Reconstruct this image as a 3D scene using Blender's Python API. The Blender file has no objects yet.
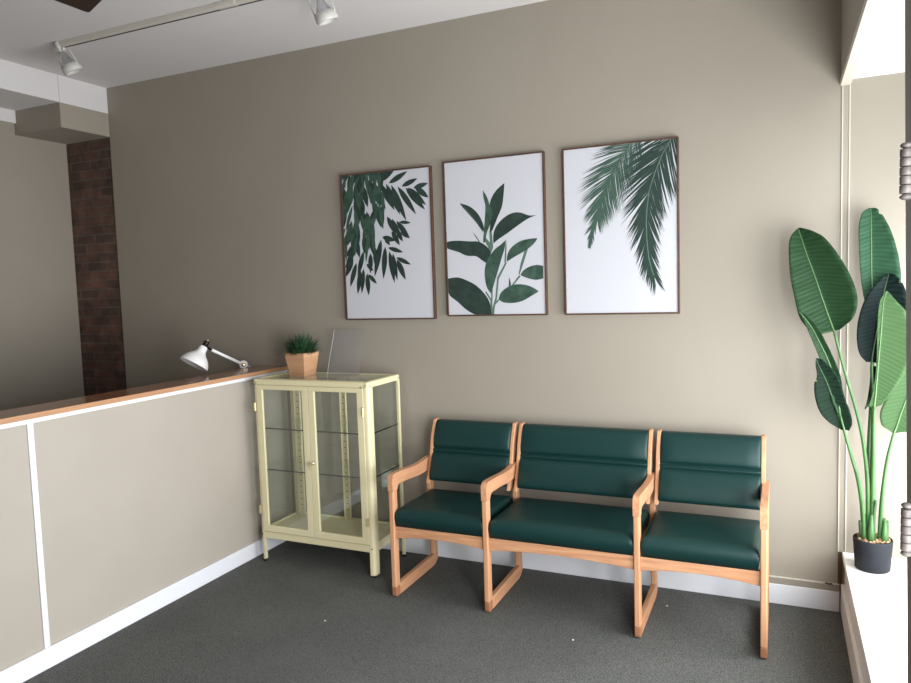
import bpy, bmesh, math, random
from mathutils import Vector, Matrix
random.seed(7)
SC = bpy.context.scene
COL = SC.collection

# ------------------------------------------------------------ camera, world, lights, exposure
cam_data = bpy.data.cameras.new('camera')
cam = bpy.data.objects.new('camera', cam_data); COL.objects.link(cam)
cam.location = (1.37980793, -3.84585393, 1.64498357)
cam.rotation_euler = (1.49276730, 0.0319189440, 0.422876506)
cam_data.sensor_width = 36.0
cam_data.lens = 719.552424 / 911 * 36.0
cam_data.clip_start = 0.05
SC.camera = cam

world = bpy.data.worlds.new('daylight'); SC.world = world; world.use_nodes = True
bgn = world.node_tree.nodes['Background']
bgn.inputs['Color'].default_value = (0.93, 0.97, 1.0, 1); bgn.inputs['Strength'].default_value = 1.6

def area(name, loc, rot, sx, sy, power, color, spread=180):
    l = bpy.data.lights.new(name, 'AREA'); l.shape = 'RECTANGLE'; l.size = sx; l.size_y = sy
    l.energy = power; l.color = color; l.spread = math.radians(spread)
    o = bpy.data.objects.new(name, l); COL.objects.link(o); o.location = loc; o.rotation_euler = rot
    return o
PI = math.pi
area('daylight_bay_window', (2.40, -1.15, 1.10), (0, PI/2, 0), 1.45, 2.1, 112, (0.95, 0.975, 1.0))
area('daylight_door', (1.88, -2.90, 1.05), (0, PI/2, -math.radians(48)), 2.0, 0.80, 100, (0.95, 0.975, 1.0))
SC.cycles.transparent_max_bounces = 24
SC.view_settings.view_transform = 'Standard'; SC.view_settings.look = 'None'
SC.view_settings.exposure = 0.0; SC.view_settings.gamma = 1.0
SC.view_settings.use_curve_mapping = False

# ------------------------------------------------------------ materials
def mat(name, color, rough=0.6, metal=0.0, spec=0.5, var=None, bump=None, trans=0.0, coat=0.0):
    """var=(scale xyz, colour2, detail) noise colour variation; bump=(scale xyz, strength, distance)"""
    m = bpy.data.materials.new(name); m.use_nodes = True
    nt = m.node_tree; b = nt.nodes['Principled BSDF']
    b.inputs['Base Color'].default_value = (*color, 1); b.inputs['Roughness'].default_value = rough
    b.inputs['Metallic'].default_value = metal; b.inputs['Specular IOR Level'].default_value = spec
    b.inputs['Transmission Weight'].default_value = trans; b.inputs['Coat Weight'].default_value = coat
    if var or bump:
        tc = nt.nodes.new('ShaderNodeTexCoord')
    if var:
        mp = nt.nodes.new('ShaderNodeMapping'); mp.inputs['Scale'].default_value = var[0]
        nz = nt.nodes.new('ShaderNodeTexNoise'); nz.inputs['Scale'].default_value = 1.0; nz.inputs['Detail'].default_value = var[2]
        rp = nt.nodes.new('ShaderNodeValToRGB')
        rp.color_ramp.elements[0].position = 0.35; rp.color_ramp.elements[1].position = 0.68
        rp.color_ramp.elements[0].color = (*color, 1); rp.color_ramp.elements[1].color = (*var[1], 1)
        nt.links.new(tc.outputs['Object'], mp.inputs['Vector']); nt.links.new(mp.outputs[0], nz.inputs['Vector'])
        nt.links.new(nz.outputs['Fac'], rp.inputs['Fac']); nt.links.new(rp.outputs[0], b.inputs['Base Color'])
    if bump:
        mp = nt.nodes.new('ShaderNodeMapping'); mp.inputs['Scale'].default_value = bump[0]
        nz = nt.nodes.new('ShaderNodeTexNoise'); nz.inputs['Scale'].default_value = 1.0; nz.inputs['Detail'].default_value = 3
        bp = nt.nodes.new('ShaderNodeBump'); bp.inputs['Strength'].default_value = bump[1]; bp.inputs['Distance'].default_value = bump[2]
        nt.links.new(tc.outputs['Object'], mp.inputs['Vector']); nt.links.new(mp.outputs[0], nz.inputs['Vector'])
        nt.links.new(nz.outputs['Fac'], bp.inputs['Height']); nt.links.new(bp.outputs[0], b.inputs['Normal'])
    return m

def glass_mat(name, tint, gloss=0.12, rough=0.02):
    m = bpy.data.materials.new(name); m.use_nodes = True; nt = m.node_tree
    for n in list(nt.nodes): nt.nodes.remove(n)
    out = nt.nodes.new('ShaderNodeOutputMaterial'); mix = nt.nodes.new('ShaderNodeMixShader')
    tr = nt.nodes.new('ShaderNodeBsdfTransparent'); tr.inputs[0].default_value = (*tint, 1)
    gl = nt.nodes.new('ShaderNodeBsdfGlossy'); gl.inputs['Roughness'].default_value = rough
    gl.inputs['Color'].default_value = (1, 1, 1, 1)
    lw = nt.nodes.new('ShaderNodeLayerWeight'); lw.inputs['Blend'].default_value = .5
    pw = nt.nodes.new('ShaderNodeMath'); pw.operation = 'POWER'; pw.inputs[1].default_value = 4.5; nt.links.new(lw.outputs['Facing'], pw.inputs[0])
    fr = nt.nodes.new('ShaderNodeMath'); fr.operation = 'MULTIPLY_ADD'; fr.inputs[1].default_value = .85; fr.inputs[2].default_value = .035 + gloss*.08
    nt.links.new(pw.outputs[0], fr.inputs[0]); nt.links.new(fr.outputs[0], mix.inputs[0]); nt.links.new(tr.outputs[0], mix.inputs[1]); nt.links.new(gl.outputs[0], mix.inputs[2])
    nt.links.new(mix.outputs[0], out.inputs[0])
    return m

def brick_mat():
    m = mat('old_brick', (0.05, 0.03, 0.02), 0.85); nt = m.node_tree; b = nt.nodes['Principled BSDF']
    tc = nt.nodes.new('ShaderNodeTexCoord'); mp = nt.nodes.new('ShaderNodeMapping'); mp.inputs['Rotation'].default_value = (PI/2, 0, 0)
    br = nt.nodes.new('ShaderNodeTexBrick')
    br.inputs['Color1'].default_value = (0.115, 0.060, 0.045, 1); br.inputs['Color2'].default_value = (0.062, 0.041, 0.034, 1)
    br.inputs['Mortar'].default_value = (0.095, 0.078, 0.067, 1); br.inputs['Scale'].default_value = 1.0
    br.inputs['Mortar Size'].default_value = 0.006; br.inputs['Brick Width'].default_value = 0.20; br.inputs['Row Height'].default_value = 0.068
    nz = nt.nodes.new('ShaderNodeTexNoise'); nz.inputs['Scale'].default_value = 9; nz.inputs['Detail'].default_value = 6
    mx = nt.nodes.new('ShaderNodeMixRGB'); mx.blend_type = 'MULTIPLY'; mx.inputs[0].default_value = 0.8
    rp = nt.nodes.new('ShaderNodeValToRGB'); rp.color_ramp.elements[0].position = .3; rp.color_ramp.elements[1].position = .7
    rp.color_ramp.elements[0].color = (.5, .46, .44, 1); rp.color_ramp.elements[1].color = (1.8, 1.6, 1.5, 1)
    nt.links.new(tc.outputs['Object'], mp.inputs[0]); nt.links.new(mp.outputs[0], br.inputs['Vector'])
    nt.links.new(tc.outputs['Object'], nz.inputs['Vector']); nt.links.new(nz.outputs['Fac'], rp.inputs[0])
    nt.links.new(br.outputs['Color'], mx.inputs[1]); nt.links.new(rp.outputs[0], mx.inputs[2]); nt.links.new(mx.outputs[0], b.inputs['Base Color'])
    bp = nt.nodes.new('ShaderNodeBump'); bp.inputs['Strength'].default_value = .8; bp.inputs['Distance'].default_value = .01; bp.invert = True
    nt.links.new(br.outputs['Fac'], bp.inputs['Height']); nt.links.new(bp.outputs[0], b.inputs['Normal'])
    return m

def leaf_mat(name, c1, c2, rough=0.5, transl=0.10):
    m = bpy.data.materials.new(name); m.use_nodes = True; nt = m.node_tree; b = nt.nodes['Principled BSDF']
    b.inputs['Roughness'].default_value = rough; b.inputs['Specular IOR Level'].default_value = 0.12
    uv = nt.nodes.new('ShaderNodeUVMap'); sep = nt.nodes.new('ShaderNodeSeparateXYZ'); nt.links.new(uv.outputs[0], sep.inputs[0])
    ab = nt.nodes.new('ShaderNodeMath'); ab.operation = 'ABSOLUTE'; nt.links.new(sep.outputs[0], ab.inputs[0])
    ma = nt.nodes.new('ShaderNodeMath'); ma.operation = 'MULTIPLY_ADD'; ma.inputs[1].default_value = -0.035
    nt.links.new(ab.outputs[0], ma.inputs[0]); nt.links.new(sep.outputs[1], ma.inputs[2])
    ml = nt.nodes.new('ShaderNodeMath'); ml.operation = 'MULTIPLY'; ml.inputs[1].default_value = 340; nt.links.new(ma.outputs[0], ml.inputs[0])
    sn = nt.nodes.new('ShaderNodeMath'); sn.operation = 'SINE'; nt.links.new(ml.outputs[0], sn.inputs[0])
    mr = nt.nodes.new('ShaderNodeMapRange'); mr.inputs['From Min'].default_value = -1; nt.links.new(sn.outputs[0], mr.inputs['Value'])
    mx = nt.nodes.new('ShaderNodeMixRGB'); mx.inputs[1].default_value = (*c1, 1); mx.inputs[2].default_value = (*c2, 1)
    nt.links.new(mr.outputs[0], mx.inputs[0]); nt.links.new(mx.outputs[0], b.inputs['Base Color'])
    bp = nt.nodes.new('ShaderNodeBump'); bp.inputs['Strength'].default_value = .35; bp.inputs['Distance'].default_value = .002
    nt.links.new(mr.outputs[0], bp.inputs['Height']); nt.links.new(bp.outputs[0], b.inputs['Normal'])
    tl = nt.nodes.new('ShaderNodeBsdfTranslucent'); nt.links.new(mx.outputs[0], tl.inputs[0])
    ms = nt.nodes.new('ShaderNodeMixShader'); ms.inputs[0].default_value = transl
    nt.links.new(b.outputs[0], ms.inputs[1]); nt.links.new(tl.outputs[0], ms.inputs[2])
    nt.links.new(ms.outputs[0], nt.nodes['Material Output'].inputs[0])
    return m

M = dict(
    wall=mat('greige_wall_paint', (0.30, 0.265, 0.216), 0.62, var=((3, 3, 3), (0.309, 0.273, 0.224), 2), bump=((60, 60, 60), .08, .002)),
    halfwall=mat('greige_panel_paint', (0.39, 0.348, 0.298), 0.55, var=((4, 4, 4), (0.402, 0.359, 0.309), 2), bump=((60, 60, 60), .08, .002)),
    ceiling=mat('ceiling_paint', (0.66, 0.63, 0.62), 0.8, bump=((40, 40, 40), .1, .002)),
    white=mat('white_gloss_trim', (0.76, 0.765, 0.81), 0.4),
    cream_trim=mat('cream_trim', (0.56, 0.52, 0.45), 0.5),
    beam=mat('beam_white_paint', (0.66, 0.635, 0.625), 0.7),
    ledge=mat('white_ledge_paint', (0.86, 0.85, 0.82), 0.45),
    brick=brick_mat(),
    oak=mat('oak_wood', (0.47, 0.228, 0.120), 0.5, spec=.35, var=((50, 5, 50), (0.57, 0.30, 0.165), 5)),
    oak_x=mat('oak_wood_rail', (0.45, 0.215, 0.112), 0.5, spec=.35, var=((5, 50, 70), (0.60, 0.32, 0.175), 5)),
    oak_z=mat('oak_wood_upright', (0.50, 0.25, 0.132), 0.5, spec=.35, var=((60, 60, 4), (0.60, 0.325, 0.18), 5)),
    oak_end=mat('oak_end_grain', (0.30, 0.125, 0.06), 0.5, var=((90, 90, 90), (0.36, 0.16, 0.08), 3)),
    counter=mat('varnished_counter_wood', (0.24, 0.095, 0.042), 0.18, var=((30, 3, 30), (0.32, 0.135, 0.062), 4), coat=.3),
    counter_edge=mat('counter_edge_wood', (0.43, 0.225, 0.115), 0.35, var=((60, 4, 60), (0.50, 0.28, 0.15), 4)),
    vinyl=mat('green_vinyl', (0.003, 0.027, 0.025), 0.46, spec=.35, bump=((300, 300, 300), .12, .001)),
    cream=mat('cream_enamel', (0.72, 0.65, 0.41), 0.38),
    cream_in=mat('cream_enamel_plain', (0.70, 0.63, 0.40), 0.5),
    hinge=mat('pale_brass', (0.72, 0.62, 0.36), 0.3, metal=.7),
    iron=mat('dark_metal', (0.03, 0.028, 0.025), 0.4, metal=.8),
    chrome=mat('bright_metal', (0.62, 0.60, 0.56), 0.22, metal=1.0),
    brass=mat('brass_joint', (0.75, 0.55, 0.28), 0.3, metal=1.0),
    glass=glass_mat('cabinet_glass', (0.97, 0.985, 0.975)),
    shelf_glass=glass_mat('shelf_glass', (0.95, 0.975, 0.965)),
    shelf_edge=mat('green_glass_edge', (0.006, 0.013, 0.011), 0.2),
    acrylic_edge_glint=mat('acrylic_edge_glint', (0.55, 0.56, 0.58), 0.3),
    window_glass=glass_mat('window_glass', (0.97, 0.99, 0.98), .1),
    acrylic=glass_mat('clear_acrylic', (0.99, 0.99, 1.0), .5, .15),
    frame=mat('walnut_frame', (0.060, 0.028, 0.018), 0.5, var=((8, 8, 80), (0.10, 0.046, 0.028), 3)),
    paper=mat('print_paper', (0.53, 0.53, 0.57), 0.7),
    ink_d=mat('ink_dark_green', (0.007, 0.020, 0.015), 0.7, var=((25, 25, 25), (0.018, 0.040, 0.030), 4)),
    ink_m=mat('ink_mid_green', (0.016, 0.045, 0.030), 0.7, var=((25, 25, 25), (0.045, 0.095, 0.066), 4)),
    ink_l=mat('ink_pale_green', (0.08, 0.14, 0.105), 0.7),
    ink_f=mat('ink_palm_green', (0.010, 0.031, 0.022), 0.7),
    ink_g=mat('ink_soft_palm_green', (0.035, 0.078, 0.055), 0.7),
    spotwhite=mat('aged_white_spot_enamel', (0.56, 0.545, 0.50), 0.45),
    lampwhite=mat('white_lamp_enamel', (0.82, 0.81, 0.80), 0.3),
    grass=mat('grass_green', (0.012, 0.045, 0.018), 0.5, var=((60, 60, 60), (0.045, 0.12, 0.05), 2)),
    potwood=mat('pot_wood', (0.50, 0.27, 0.14), 0.55, var=((6, 6, 70), (0.60, 0.34, 0.19), 4)),
    soil=mat('dark_soil', (0.03, 0.02, 0.015), 0.9),
    gravel=mat('tan_gravel', (0.42, 0.29, 0.16), 0.9, var=((70, 70, 70), (0.20, 0.12, 0.06), 2)),
    pot=mat('charcoal_pot', (0.009, 0.011, 0.015), 0.7, spec=.3, var=((14, 14, 14), (0.016, 0.019, 0.026), 3)),
    leaf=leaf_mat('banana_leaf_green', (0.015, 0.041, 0.016), (0.020, 0.052, 0.021)),  # leaf tones below differ partly by light and shade put into the colour
    leaf_dark=leaf_mat('banana_leaf_dark', (0.0035, 0.013, 0.007), (0.006, 0.020, 0.010), rough=.68, transl=.02),
    leaf_teal=leaf_mat('banana_leaf_bluish', (0.0025, 0.008, 0.008), (0.006, 0.015, 0.014), rough=.62, transl=.02),
    leaf_pale=leaf_mat('banana_leaf_pale', (0.056, 0.115, 0.043), (0.067, 0.132, 0.052), transl=.2),
    leaf_cool=leaf_mat('banana_leaf_cool', (0.030, 0.085, 0.044), (0.040, 0.105, 0.058), transl=.2),
    rib=mat('leaf_midrib', (0.10, 0.20, 0.075), 0.5),
    stem=mat('leaf_stalk', (0.033, 0.105, 0.026), 0.5, var=((40, 40, 5), (0.06, 0.16, 0.042), 2)),
    stem_dark=mat('old_leaf_stalk', (0.035, 0.085, 0.03), 0.5),
    post=mat('grey_jamb_paint', (0.20, 0.185, 0.165), 0.5),
    hinge_iron=mat('aged_hinge_metal', (0.085, 0.072, 0.066), 0.6, metal=.15, var=((60, 60, 60), (0.035, 0.03, 0.028), 3)),
    fan=mat('dark_walnut_blade', (0.030, 0.014, 0.009), 0.5),
    reflector=mat('silver_reflector', (0.55, 0.56, 0.58), 0.25, metal=.9),
    track=mat('off_white_track', (0.60, 0.56, 0.50), 0.5),
    plate=mat('outlet_plate', (0.62, 0.60, 0.56), 0.4),
    dark_brown=mat('matte_dark_brown', (0.09, 0.055, 0.03), 0.9),
    lint=mat('pale_lint', (0.6, 0.57, 0.5), 0.9),
    asphalt=mat('pavement_grey', (0.45, 0.45, 0.44), 0.9),
)
# carpet: tight dark grey loop pile with lighter flecks
def carpet():
    m = mat('charcoal_carpet', (0.05, 0.05, 0.05), 0.95, spec=.1); nt = m.node_tree; b = nt.nodes['Principled BSDF']
    tc = nt.nodes.new('ShaderNodeTexCoord')
    n1 = nt.nodes.new('ShaderNodeTexNoise'); n1.inputs['Scale'].default_value = 210; n1.inputs['Detail'].default_value = 3; n1.inputs['Roughness'].default_value = .7
    n2 = nt.nodes.new('ShaderNodeTexNoise'); n2.inputs['Scale'].default_value = 2.2; n2.inputs['Detail'].default_value = 3
    r1 = nt.nodes.new('ShaderNodeValToRGB'); r1.color_ramp.elements[0].position = .36; r1.color_ramp.elements[1].position = .66
    r1.color_ramp.elements[0].color = (.042, .043, .042, 1); r1.color_ramp.elements[1].color = (.175, .177, .168, 1)
    r2 = nt.nodes.new('ShaderNodeValToRGB'); r2.color_ramp.elements[0].position = .3; r2.color_ramp.elements[1].position = .7
    r2.color_ramp.elements[0].color = (.88, .88, .88, 1); r2.color_ramp.elements[1].color = (1.06, 1.06, 1.05, 1)
    mx = nt.nodes.new('ShaderNodeMixRGB'); mx.blend_type = 'MULTIPLY'; mx.inputs[0].default_value = 1
    for n in (n1, n2): nt.links.new(tc.outputs['Object'], n.inputs['Vector'])
    nt.links.new(n1.outputs['Fac'], r1.inputs[0]); nt.links.new(n2.outputs['Fac'], r2.inputs[0])
    nt.links.new(r1.outputs[0], mx.inputs[1]); nt.links.new(r2.outputs[0], mx.inputs[2]); nt.links.new(mx.outputs[0], b.inputs['Base Color'])
    bp = nt.nodes.new('ShaderNodeBump'); bp.inputs['Strength'].default_value = .6; bp.inputs['Distance'].default_value = .004
    nt.links.new(n1.outputs['Fac'], bp.inputs['Height']); nt.links.new(bp.outputs[0], b.inputs['Normal'])
    return m
M['carpet'] = carpet()

# ------------------------------------------------------------ mesh helpers (world coordinates in, stored relative to the thing's origin)
class MB:
    def __init__(s): s.v = []; s.f = []; s.uv = None
    def add(s, verts, faces):
        n = len(s.v); s.v += [tuple(p) for p in verts]; s.f += [tuple(i + n for i in f) for f in faces]; return s
    def box(s, x0, x1, y0, y1, z0, z1):
        x0, x1 = sorted((x0, x1)); y0, y1 = sorted((y0, y1)); z0, z1 = sorted((z0, z1))
        return s.add([(x0,y0,z0),(x1,y0,z0),(x1,y1,z0),(x0,y1,z0),(x0,y0,z1),(x1,y0,z1),(x1,y1,z1),(x0,y1,z1)],
                     [(0,3,2,1),(4,5,6,7),(0,1,5,4),(1,2,6,5),(2,3,7,6),(3,0,4,7)])
    def tube(s, pts, r, n=12, cap=True):
        pts = [Vector(p) for p in pts]
        rs = r if isinstance(r, (list, tuple)) else [r] * len(pts)
        base = len(s.v); prev = None
        for i, p in enumerate(pts):
            t = (pts[min(i+1, len(pts)-1)] - pts[max(i-1, 0)]).normalized()
            if prev is None:
                a = Vector((0, 0, 1)) if abs(t.z) < .9 else Vector((1, 0, 0))
                u = t.cross(a).normalized()
            else:
                u = (prev - t * prev.dot(t)).normalized()
            prev = u; w = t.cross(u)
            for k in range(n):
                a = 2 * PI * k / n; s.v.append(tuple(p + (u * math.cos(a) + w * math.sin(a)) * rs[i]))
        for i in range(len(pts)-1):
            for k in range(n):
                a = base + i*n + k; b = base + i*n + (k+1) % n
                s.f.append((a, b, b+n, a+n))
        if cap:
            s.f.append(tuple(base + k for k in range(n))[::-1]); s.f.append(tuple(base + (len(pts)-1)*n + k for k in range(n)))
        return s
    def lathe(s, origin, axis, prof, n=28, cap0=False, cap1=False):
        """prof: list of (distance along axis, radius)"""
        ax = Vector(axis).normalized(); a = Vector((0, 0, 1)) if abs(ax.z) < .9 else Vector((1, 0, 0))
        u = ax.cross(a).normalized(); w = ax.cross(u); base = len(s.v); o = Vector(origin)
        for d, r in prof:
            for k in range(n):
                t = 2*PI*k/n; s.v.append(tuple(o + ax*d + (u*math.cos(t) + w*math.sin(t))*r))
        for i in range(len(prof)-1):
            for k in range(n):
                p = base+i*n+k; q = base+i*n+(k+1) % n; s.f.append((p, q, q+n, p+n))
        if cap0: s.f.append(tuple(base+k for k in range(n))[::-1])
        if cap1: s.f.append(tuple(base+(len(prof)-1)*n+k for k in range(n)))
        return s
    def prism(s, poly, axis, a0, a1):
        """poly: 2-D points in the plane square to axis ('x': (y,z); 'y': (x,z); 'z': (x,y))"""
        def P(p, t): return {'x': (t, p[0], p[1]), 'y': (p[0], t, p[1]), 'z': (p[0], p[1], t)}[axis]
        n = len(poly)
        return s.add([P(p, a0) for p in poly] + [P(p, a1) for p in poly],
                     [tuple(range(n)), tuple(range(n, 2*n))[::-1]] + [((i+1) % n, i, i+n, (i+1) % n + n) for i in range(n)])
    def build(s, name, m, parent=None, bevel=0, seg=2, smooth=False, origin=None):
        me = bpy.data.meshes.new(name)
        if parent is not None: o0 = ORG[parent.name]
        elif origin is not None: o0 = Vector(origin)
        else:
            xs = [p[0] for p in s.v]; ys = [p[1] for p in s.v]; zs = [p[2] for p in s.v]
            o0 = Vector(((min(xs)+max(xs))/2, (min(ys)+max(ys))/2, min(zs)))
        me.from_pydata([tuple(Vector(p) - o0) for p in s.v], [], s.f)
        bm = bmesh.new(); bm.from_mesh(me); bmesh.ops.recalc_face_normals(bm, faces=bm.faces); bm.to_mesh(me); bm.free()
        me.materials.append(m)
        o = bpy.data.objects.new(name, me); COL.objects.link(o)
        if parent is not None: o.parent = parent
        else: o.location = o0
        ORG[o.name] = o0
        if smooth:
            for p in me.polygons: p.use_smooth = True
        if bevel:
            b = o.modifiers.new('bevel', 'BEVEL'); b.width = bevel; b.segments = seg; b.limit_method = 'ANGLE'; b.angle_limit = math.radians(40)
            for p in me.polygons: p.use_smooth = True
            w = o.modifiers.new('normals', 'WEIGHTED_NORMAL')
        return o
ORG = {}
def thing(name, label, cat, loc, group=None):
    o = bpy.data.objects.new(name, None); COL.objects.link(o); o.location = loc; o.empty_display_size = .1
    ORG[o.name] = Vector(loc); tag(o, label, cat, group); return o
def tag(o, label, cat, group=None):
    o['label'] = label; o['category'] = cat
    if group: o['group'] = group
    return o
def struct(o):
    o['kind'] = 'structure'; return o
def sbox(name, m, *b, bevel=0, parent=None):
    o = MB().box(*b).build(name, m, parent, bevel=bevel)
    return struct(o) if parent is None else o

def smoothstep_path(pts, n=6):
    """Catmull-Rom through 3-D points"""
    P = [Vector(p) for p in pts]; P = [2*P[0]-P[1]] + P + [2*P[-1]-P[-2]]; out = []
    for i in range(1, len(P)-2):
        for k in range(n):
            t = k/n
            out.append(.5*((2*P[i]) + (-P[i-1]+P[i+1])*t + (2*P[i-1]-5*P[i]+4*P[i+1]-P[i+2])*t*t + (-P[i-1]+3*P[i]-3*P[i+1]+P[i+2])*t**3))
    out.append(P[-2]); return out
# outlines measured in metres (plant) and in fractions of each print
LEAVES = {'A': [((1.449, -0.13, 1.854), (1.453, -0.13, 1.858), (1.461, -0.13, 1.86)), ((1.424, -0.14, 1.823), (1.47, -0.14, 1.802), (1.511, -0.14, 1.84)), ((1.414, -0.15, 1.768), (1.486, -0.15, 1.746), (1.568, -0.15, 1.796)), ((1.42, -0.16, 1.643), (1.521, -0.16, 1.639), (1.64, -0.16, 1.68)), ((1.437, -0.17, 1.546), (1.552, -0.17, 1.538), (1.68, -0.17, 1.58)), ((1.458, -0.18, 1.453), (1.577, -0.18, 1.457), (1.689, -0.18, 1.509)), ((1.495, -0.19, 1.399), (1.593, -0.19, 1.407), (1.672, -0.19, 1.443)), ((1.548, -0.2, 1.372), (1.6, -0.2, 1.385), (1.624, -0.2, 1.394))], 'B': [((1.456, -0.25, 1.475), (1.456, -0.25, 1.475), (1.456, -0.25, 1.475)), ((1.469, -0.249, 1.452), (1.473, -0.249, 1.457), (1.485, -0.249, 1.461)), ((1.489, -0.247, 1.402), (1.51, -0.247, 1.402), (1.534, -0.247, 1.402)), ((1.518, -0.246, 1.326), (1.546, -0.246, 1.326), (1.574, -0.246, 1.321)), ((1.543, -0.244, 1.258), (1.575, -0.244, 1.258), (1.602, -0.244, 1.254)), ((1.567, -0.243, 1.168), (1.599, -0.243, 1.178), (1.627, -0.243, 1.178)), ((1.592, -0.241, 1.078), (1.616, -0.241, 1.097), (1.633, -0.241, 1.106)), ((1.617, -0.24, 1.01), (1.625, -0.24, 1.011), (1.632, -0.24, 1.02))], 'C': [((1.525, -0.28, 1.271), (1.525, -0.28, 1.271), (1.525, -0.28, 1.271)), ((1.524, -0.271, 1.238), (1.534, -0.271, 1.243), (1.553, -0.271, 1.261)), ((1.53, -0.263, 1.188), (1.562, -0.263, 1.179), (1.602, -0.263, 1.207)), ((1.519, -0.254, 1.154), (1.579, -0.254, 1.134), (1.626, -0.254, 1.153)), ((1.524, -0.246, 1.085), (1.596, -0.246, 1.079), (1.643, -0.246, 1.089)), ((1.545, -0.237, 1.02), (1.613, -0.237, 1.023), (1.664, -0.237, 1.026)), ((1.582, -0.229, 0.975), (1.63, -0.229, 0.977), (1.673, -0.229, 0.975)), ((1.634, -0.22, 0.939), (1.642, -0.22, 0.942), (1.662, -0.22, 0.939))], 'D': [((1.743, -0.08, 1.933), (1.749, -0.08, 1.932), (1.753, -0.08, 1.932)), ((1.715, -0.086, 1.912), (1.751, -0.086, 1.905), (1.774, -0.086, 1.926)), ((1.701, -0.091, 1.854), (1.751, -0.091, 1.851), (1.805, -0.091, 1.874)), ((1.702, -0.097, 1.768), (1.752, -0.097, 1.766), (1.832, -0.097, 1.802)), ((1.706, -0.103, 1.678), (1.753, -0.103, 1.676), (1.854, -0.103, 1.707)), ((1.714, -0.109, 1.587), (1.755, -0.109, 1.586), (1.864, -0.109, 1.605)), ((1.725, -0.114, 1.519), (1.756, -0.114, 1.505), (1.861, -0.114, 1.503)), ((1.741, -0.12, 1.452), (1.76, -0.12, 1.438), (1.807, -0.12, 1.437))], 'E': [((1.818, -0.14, 1.638), (1.818, -0.14, 1.638), (1.818, -0.14, 1.638)), ((1.79, -0.146, 1.617), (1.81, -0.146, 1.607), (1.84, -0.146, 1.628)), ((1.748, -0.151, 1.569), (1.798, -0.151, 1.554), (1.866, -0.151, 1.592)), ((1.717, -0.157, 1.512), (1.787, -0.157, 1.493), (1.885, -0.157, 1.517)), ((1.696, -0.163, 1.432), (1.776, -0.163, 1.422), (1.889, -0.163, 1.439)), ((1.691, -0.169, 1.351), (1.764, -0.169, 1.342), (1.86, -0.169, 1.343)), ((1.702, -0.174, 1.284), (1.755, -0.174, 1.28), (1.814, -0.174, 1.272)), ((1.729, -0.18, 1.245), (1.751, -0.18, 1.245), (1.772, -0.18, 1.241))], 'F': [((1.747, -0.16, 1.225), (1.755, -0.16, 1.225), (1.77, -0.16, 1.225)), ((1.747, -0.163, 1.162), (1.755, -0.163, 1.162), (1.775, -0.163, 1.162)), ((1.74, -0.167, 1.094), (1.748, -0.167, 1.09), (1.76, -0.167, 1.09)), ((1.729, -0.17, 1.03), (1.729, -0.17, 1.03), (1.733, -0.17, 1.031))], 'G': [((1.792, -0.27, 1.561), (1.796, -0.27, 1.561), (1.8, -0.27, 1.559)), ((1.771, -0.261, 1.519), (1.786, -0.261, 1.519), (1.831, -0.261, 1.518)), ((1.764, -0.253, 1.445), (1.781, -0.253, 1.445), (1.873, -0.253, 1.461)), ((1.764, -0.244, 1.349), (1.777, -0.244, 1.349), (1.894, -0.244, 1.357)), ((1.764, -0.236, 1.26), (1.772, -0.236, 1.26), (1.886, -0.236, 1.249)), ((1.76, -0.227, 1.179), (1.768, -0.227, 1.18), (1.851, -0.227, 1.164)), ((1.75, -0.219, 1.102), (1.764, -0.219, 1.103), (1.815, -0.219, 1.1)), ((1.736, -0.21, 1.047), (1.76, -0.21, 1.045), (1.786, -0.21, 1.058))], 'H': [((1.948, -0.2, 1.345), (1.948, -0.2, 1.345), (1.948, -0.2, 1.345)), ((1.894, -0.2, 1.28), (1.931, -0.2, 1.25), (1.986, -0.2, 1.259)), ((1.858, -0.2, 1.191), (1.91, -0.2, 1.171), (1.999, -0.2, 1.151)), ((1.817, -0.2, 1.115), (1.889, -0.2, 1.104), (1.986, -0.2, 1.064)), ((1.784, -0.2, 1.033), (1.864, -0.2, 1.023), (1.954, -0.2, 0.975)), ((1.789, -0.2, 0.971), (1.85, -0.2, 0.969), (1.906, -0.2, 0.946)), ((1.819, -0.2, 0.945), (1.837, -0.2, 0.928), (1.861, -0.2, 0.939))]}
STEMS = {'A': [(1.6, -0.2, 1.385), (1.646, -0.2, 1.196), (1.691, -0.2, 1.029), (1.719, -0.2, 0.894), (1.737, -0.2, 0.736), (1.744, -0.19, 0.573), (1.746, -0.18, 0.407)], 'B': [(1.625, -0.24, 1.011), (1.65, -0.23, 0.91), (1.679, -0.22, 0.796), (1.713, -0.21, 0.668), (1.733, -0.2, 0.412)], 'C': [(1.642, -0.22, 0.944), (1.663, -0.22, 0.859), (1.688, -0.215, 0.768), (1.709, -0.21, 0.667), (1.723, -0.2, 0.551), (1.73, -0.19, 0.409)], 'D': [(1.76, -0.12, 1.438), (1.762, -0.13, 1.249), (1.755, -0.14, 1.068), (1.746, -0.15, 0.839), (1.746, -0.16, 0.61), (1.751, -0.17, 0.404)], 'E': [(1.751, -0.18, 1.245), (1.755, -0.175, 1.118), (1.759, -0.17, 0.936), (1.76, -0.17, 0.707), (1.763, -0.17, 0.406)], 'G': [(1.76, -0.21, 1.047), (1.759, -0.21, 0.899), (1.761, -0.2, 0.715), (1.761, -0.19, 0.412)], 'H': [(1.837, -0.2, 0.928), (1.814, -0.2, 0.81), (1.8, -0.195, 0.671), (1.795, -0.19, 0.555), (1.794, -0.18, 0.413)], 's1': [(1.772, -0.21, 0.623), (1.766, -0.2, 0.555), (1.761, -0.19, 0.412)], 's2': [(1.712, -0.2, 0.522), (1.723, -0.18, 0.404)], 's3': [(1.817, -0.2, 0.533), (1.817, -0.18, 0.416)]}
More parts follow.
